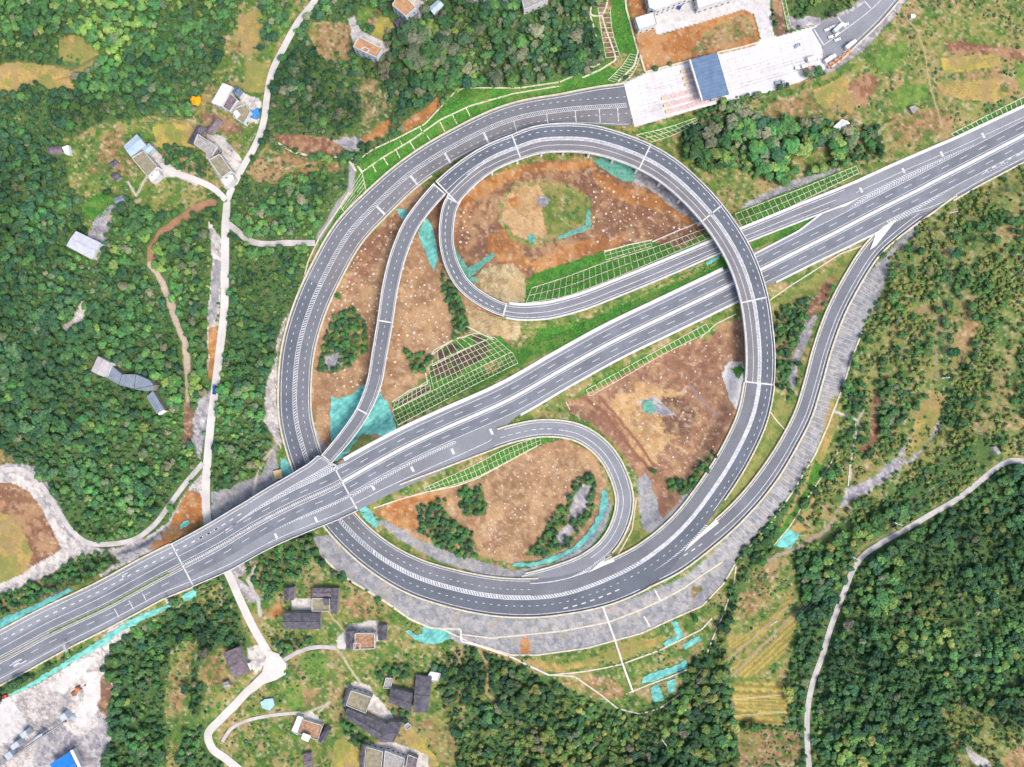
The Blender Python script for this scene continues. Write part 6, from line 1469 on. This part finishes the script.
for o in list(C.objects):
    if o.parent is None and o.get('category') in ('house', 'hut', 'shed', 'workshop', 'outhouse', 'office', 'shelter', 'shrine', 'site hut', 'toll canopy'):
        for ch in o.children:
            if ch.name.split('.')[0] in ('roof', 'wall', 'porch'):
                bb = np.array([list(c) for c in ch.bound_box]) + np.array(wloc(o)); k = 1 / (S * (1 - bb[:, 2] / H)); X = bb[:, 0] * k + CX; Y = CY - bb[:, 1] * k
                vv = np.array([list(v.co) for v in ch.data.vertices]) + np.array(wloc(o)); k = 1 / (S * (1 - vv[:, 2] / H)); pts = np.c_[vv[:, 0] * k + CX, CY - vv[:, 1] * k]; c = pts.mean(0)
                sl = (slice(max(int(Y.min() + 116), 0), int(Y.max() + 125)), slice(max(int(X.min() + 116), 0), int(X.max() + 125)))
                d_ = np.full(ox[sl].shape, 1e9)
                hull = pts[np.argsort(np.arctan2(pts[:, 1] - c[1], pts[:, 0] - c[0]))]; hull = c + (hull - c) * 1.0
                e = np.maximum(np.linalg.norm(hull - c, axis=1, keepdims=True), 1e-3); hull = hull + (hull - c) / e * 2.5
                OCC[sl] |= inpoly(ox[sl], oy[sl], [tuple(p) for p in hull])
for _l, pl_, _m in NETS: OCC |= inpoly(ox, oy, pl_) | inpoly(ox - 2, oy - 2, pl_) | inpoly(ox + 2, oy + 2, pl_)
def free(x, y):
    i, j = int(round(y + 120)), int(round(x + 120)); return 0 <= i < 1000 and 0 <= j < 1260 and not OCC[i, j]
def vegat(x, y): return VEG[min(np.searchsorted(GY, y), len(GY) - 1), min(np.searchsorted(GX, x), len(GX) - 1)]
# palettes: seen colours
PAL = {'deep': [(64,100,72),(70,108,74),(60,96,72),(76,112,72),(82,114,80)], 'mid': [(88,130,76),(80,120,72),(98,138,78),(74,114,72)], 'light': [(122,152,80),(130,152,84),(112,146,78)],
       'dull': [(116,130,98),(124,130,104),(108,124,94),(132,132,106)], 'olive': [(132,144,80),(142,148,86),(120,138,76),(150,150,88)], 'fresh': [(84,138,76),(78,130,78)]}
def tree_colour(x, y, rr):
    a = float(fbm(x, y, 90, 12, 2)); b = float(fbm(x, y, 30, 17, 2)); u = rr.random()
    # character of the woods by place
    if x > 820 and y > 480: p = dict(deep=.26, mid=.44, light=.16, dull=.03, olive=.11)
    elif x < 260 and y < 100: p = dict(deep=.2 + .5 * (y > 55), mid=.4, light=.35 * (y < 60), dull=.06, fresh=.12)
    elif x < 230: p = dict(deep=.46, mid=.30, light=.05, dull=.09, fresh=.1)
    elif y < 150: p = dict(deep=.38, mid=.24, light=.06, dull=.26, fresh=.06)
    elif y > 600 and x > 440: p = dict(deep=.34, mid=.3, light=.12, dull=.08, olive=.16)
    elif x < 310: p = dict(deep=.42, mid=.30, light=.06, dull=.14, fresh=.08)
    else: p = dict(deep=.3, mid=.36, light=.14, dull=.06, fresh=.14)
    ks = list(p); w_ = np.array([p[k] for k in ks], float)
    for i, k in enumerate(ks):
        if k == 'deep': w_[i] *= np.clip(1 + (a - .5) * 4, .2, 3)
        if k in ('light', 'olive'): w_[i] *= np.clip(1 - (a - .5) * 5 + (b - .5) * 2, .1, 3)
    w_ = w_ ** 1.25; w_ /= w_.sum(); k = ks[int(np.searchsorted(np.cumsum(w_), u).clip(0, len(ks) - 1))]; return k, rr.choice(PAL[k])
TREES = []; rr = random.Random(5)
def REG(x, y):
    q = float(fbm(x, y, 70, 27, 2)) - .5; q2 = float(fbm(x, y, 24, 29, 2)) - .5
    v = 1 + 1.1 * q + .9 * q2
    if x < 130 and y < 60: v += .25
    if 90 < x < 225 and 40 < y < 125: v -= .2
    if x < 110 and 100 < y < 240: v -= .15
    if 830 < x and y > 560: v += .02
    return float(np.clip(v, .62, 1.45))
def scatter(step, kind, rmin, rmax, prob=1.0, area=(-110, -110, 1134, 872)):
    out = []; y = area[1]
    k = 0
    while y < area[3]:
        x = area[0] + (k % 2) * step / 2
        while x < area[2]:
            px = x + rr.uniform(-.42, .42) * step; py = y + rr.uniform(-.42, .42) * step
            if vegat(px, py) == kind and free(px, py) and rr.random() < prob: out.append((px, py, rr.uniform(rmin, rmax)))
            x += step
        y += step * .87; k += 1
    return out
# single trees that stand apart
SINGLE = [(199, 103, 6.2, 'golden-leaved tree standing at the wood edge beside the white flat-roofed house', (236,176,40)), (339, 297, 3.6, 'lone small green tree on the brown earth beside the ring road', (70,130,66)),
          (653, 471, 3.6, 'lone dark green bush-like tree in the eastern bare bowl', (66,116,62)), (694, 617, 4.2, 'round dark green tree on the grass terrace below the masonry slope', (52,112,54)),
          (338, 55, 3.0, 'lone small dark tree on the bare earth plot by the terracotta-roofed house', (70,100,64)), (905, 250, 5.0, 'dark green tree by the grey scree at the head of the eastern ramp', (60,110,66)),
          (953, 254, 6.2, 'broad dark green tree next to the power pole on the olive hillside', (62,108,70)), (948, 352, 7.0, 'round dark green tree beside the lower power pole on the hillside', (52,100,66)),
          (835, 88, 0, '', None)]
SINGLE = [s for s in SINGLE if s[2] > 0]
for s_ in SINGLE: OCC |= np.hypot(ox - s_[0], oy - s_[1]) < s_[2] * 1.15 + 1.5
wood = scatter(7.2, 1, 2.9, 5.4)
trees = []
for (x, y, r) in wood:
    big = float(fbm(x, y, 45, 23, 2)); r = r * (.7 + .7 * big) * (1.25 if rr.random() < .12 else 1)
    if float(fbm(x, y, 24, 61, 2)) < .42: r *= .62
    if (670 < x < 900 and 100 < y < 200) or (380 < x < 600 and y < 90): r *= 1.3
    if edge[min(np.searchsorted(GY, y), len(GY) - 1), min(np.searchsorted(GX, x), len(GX) - 1)] < r * .7: r *= .6
    k, c = tree_colour(x, y, rr); b_ = REG(x, y); trees.append([x, y, r, k, tuple(255 * (np.array(c) / 255) * b_ ** .45)])
# eastern hillside and scrub
for (x, y, r) in scatter(4.3, 2, 1.3, 3.2, .95): 
    u = rr.random(); k = 'olive' if u < .55 else 'mid' if u < .8 else 'light' if u < .94 else 'dull'
    if float(fbm(x, y, 22, 37, 2)) > .54 and rr.random() < .75: continue
    if float(fbm(x, y, 30, 39, 2)) > .56: k = 'mid' if u < .9 else 'deep'; r *= 1.1
    trees.append([x, y, r, k, rr.choice(PAL[k])])
for (x, y, r) in scatter(5.2, 4, 2.2, 3.8, .95): k = 'fresh' if rr.random() < .5 else 'mid'; trees.append([x, y, r, k, rr.choice(PAL[k] + PAL['deep'][:2])])
for (x, y, r) in scatter(5.4, 1, 1.4, 2.5, .8): k, c = tree_colour(x, y, rr); b_ = REG(x, y); trees.append([x, y, r, k, tuple(255 * (np.array(c) / 255) * b_ ** .45)])
tufts = []
for (x, y, r) in scatter(4.4, 3, .8, 2.4, .6):
    if float(fbm(x, y, 20, 47, 2)) < .5: continue
    k = rr.choice(['mid', 'olive', 'fresh', 'deep', 'dull']); tufts.append([x, y, r, k, rr.choice(PAL[k])])
# big bushes standing on hillsides
for (x, y) in [(rr.uniform(880, 1024), rr.uniform(180, 450)) for _ in range(46)]:
    if vegat(x, y) == 2: trees.append([x, y, rr.uniform(3.6, 5.6), 'mid', rr.choice(PAL['mid'])])
inframe = [i for i, t in enumerate(trees) if 6 < t[0] < 1018 and 6 < t[1] < 761 and t[2] > 3]
inframe.sort(key=lambda i: -trees[i][2]); SOLO = set(inframe[:285])
M_bark = mat('bark', (112,96,82), .2, 1, .95)
def proto_obj_mesh(v, sh, c, name):
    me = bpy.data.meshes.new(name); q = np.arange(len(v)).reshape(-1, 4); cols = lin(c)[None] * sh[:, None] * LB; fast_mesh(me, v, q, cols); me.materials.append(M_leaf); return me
M_leaf = attr_mat('leaves', .75, 1.1, .18)
_n = M_leaf.node_tree; _b = _n.nodes['Principled BSDF']; _t = _n.nodes.new('ShaderNodeBsdfTranslucent'); _m = _n.nodes.new('ShaderNodeMixShader'); _m.inputs[0].default_value = .3
_n.links.new(_b.inputs['Base Color'].links[0].from_socket, _t.inputs[0]); _n.links.new(_b.outputs[0], _m.inputs[1]); _n.links.new(_t.outputs[0], _m.inputs[2]); _n.links.new(_m.outputs[0], _n.nodes['Material Output'].inputs[0])
LB = 1.6
TM = {}
tv = trunk_quads(1.0, 1.0); trunk_me = bpy.data.meshes.new('trunk'); fast_mesh(trunk_me, tv, np.arange(16).reshape(-1, 4)); trunk_me.materials.append(M_bark)
GROUPS = [(lambda x, y: x > 820 and y > 455, 'the wood east and south of the eastern lane'), (lambda x, y: x > 860, 'the olive hillside in the east'), (lambda x, y: x > 670 and y < 200, 'the wood south of the toll plaza'), (lambda x, y: y < 140 and x > 270, 'the wood north of the ring road'),
          (lambda x, y: y < 260 and x > 235 and x < 350, 'the wood west of the ring road'), (lambda x, y: x > 232 and x < 310 and y < 480, 'the strip between village lane and ring road'), (lambda x, y: x < 235 and y < 200, 'the wood above the village'), (lambda x, y: x < 235 and y < 560, 'the western wood around the sheet-roofed works'),
          (lambda x, y: x < 240, 'the wood between quarry and village lane'), (lambda x, y: y > 560, 'the wood south of the grass terraces'), (lambda x, y: True, 'the thickets inside the interchange')]
KW = {'deep': 'dark green', 'mid': 'mid green', 'light': 'yellow-green', 'dull': 'dull grey-brown', 'olive': 'olive', 'fresh': 'fresh green'}
def solo_tree(x, y, r, c, label, group, seed):
    v, sh = PROT[seed % 5]; c = tuple(int(round(q / 6)) * 6 for q in c); key = (c, seed % 5)
    if key not in TM: TM[key] = proto_obj_mesh(v, sh, c, 'crown')
    R_ = r * S; h = R_ * rr.uniform(.8, 1.1); g = P(x, y); root = bpy.data.objects.new('broadleaf_tree', None); C.objects.link(root); root.location = g; root['_w'] = [float(q) for q in g]; tag(root, label, 'tree', group)
    a = bpy.data.objects.new('crown', TM[key]); C.objects.link(a); a.parent = root; a.location = (0, 0, h); a.scale = (R_, R_, R_ * rr.uniform(.9, 1.2)); a.rotation_euler = (0, 0, rr.uniform(0, 6.28))
    b = bpy.data.objects.new('trunk', trunk_me); C.objects.link(b); b.parent = root; b.scale = (.09 * R_, .09 * R_, h)
for i, (x, y, r, lab, c) in enumerate(SINGLE): solo_tree(x, y, r, c, lab, None, i)
for i in SOLO:
    x, y, r, k, c = trees[i]; gname = next(n for f_, n in GROUPS if f_(x, y)); solo_tree(x, y, r, c, f'large {KW[k]} broadleaf tree in {gname}', f'large {KW[k]} trees in {gname}', i)
def mass(name, label, cat, items, protos, hfac, trunk=True):
    V, K = [], []
    for (x, y, r, k, c) in items:
        v, sh = protos[rr.randrange(len(protos))]; R_ = r * S; t = rr.uniform(0, 6.28); cs, sn = math.cos(t), math.sin(t); g = P(x, y); h = R_ * rr.uniform(*hfac); zs = rr.uniform(.85, 1.25)
        p = np.empty_like(v); ex = rr.uniform(.8, 1.25); p[:, 0] = (v[:, 0] * cs * ex - v[:, 1] * sn) * R_ + g[0]; p[:, 1] = (v[:, 0] * sn + v[:, 1] * cs) * R_ + g[1]; p[:, 2] = v[:, 2] * R_ * zs + g[2] + h
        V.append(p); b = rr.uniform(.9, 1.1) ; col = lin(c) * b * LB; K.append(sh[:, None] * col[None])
        if trunk: tq = tv * [.09 * R_, .09 * R_, h] + g; V.append(tq); K.append(np.tile(lin((112,96,82)), (16, 1)))
    v = np.concatenate(V); me = bpy.data.meshes.new(name); fast_mesh(me, v, np.arange(len(v)).reshape(-1, 4), np.concatenate(K)); me.materials.append(M_leaf)
    o = bpy.data.objects.new(name, me); C.objects.link(o); stuff(o, label, cat); return o
rest = [t for i, t in enumerate(trees) if i not in SOLO]
mass('forest', 'dense green woods covering the hills around the interchange', 'woods', [t for t in rest if t[2] > 2.6], PROT, (.6, 1.15))
mass('undergrowth', 'olive and green scrub on the slopes and clearings', 'scrub', [t for t in rest if t[2] <= 2.6], SMALL, (.3, .6), False)
mass('grass', 'loose tufts of weeds and grass on fields and verges', 'grass', tufts, TUFT, (.05, .2), False)
# low vegetation on the lattice slopes
sl_t = []
SLP = [z[1] for z in Z if z[0] == 'slope']; SOIL = [z[1] for z in Z if z[0] == 'soil']
for poly in SLP:
    px = [p[0] for p in poly]; py = [p[1] for p in poly]; x0, x1, y0, y1 = max(min(px), -20), min(max(px), 1044), max(min(py), -20), min(max(py), 787)
    for _ in range(int((x1 - x0) * (y1 - y0) * .09)):
        x, y = rr.uniform(x0, x1), rr.uniform(y0, y1)
        if inpoly(np.array([x]), np.array([y]), poly)[0] and free(x, y) and not (any(inpoly(np.array([x]), np.array([y]), q_)[0] for q_ in SOIL) and rr.random() < .8): sl_t.append([x, y, rr.uniform(.7, 1.3), 'fresh', rr.choice([(76,140,58),(88,150,62),(66,124,52),(102,146,66)])])
mass('ground_cover', 'bright green ground cover in the cells of the lattice slopes', 'ground cover', sl_t, TUFT, (0, .12), False)
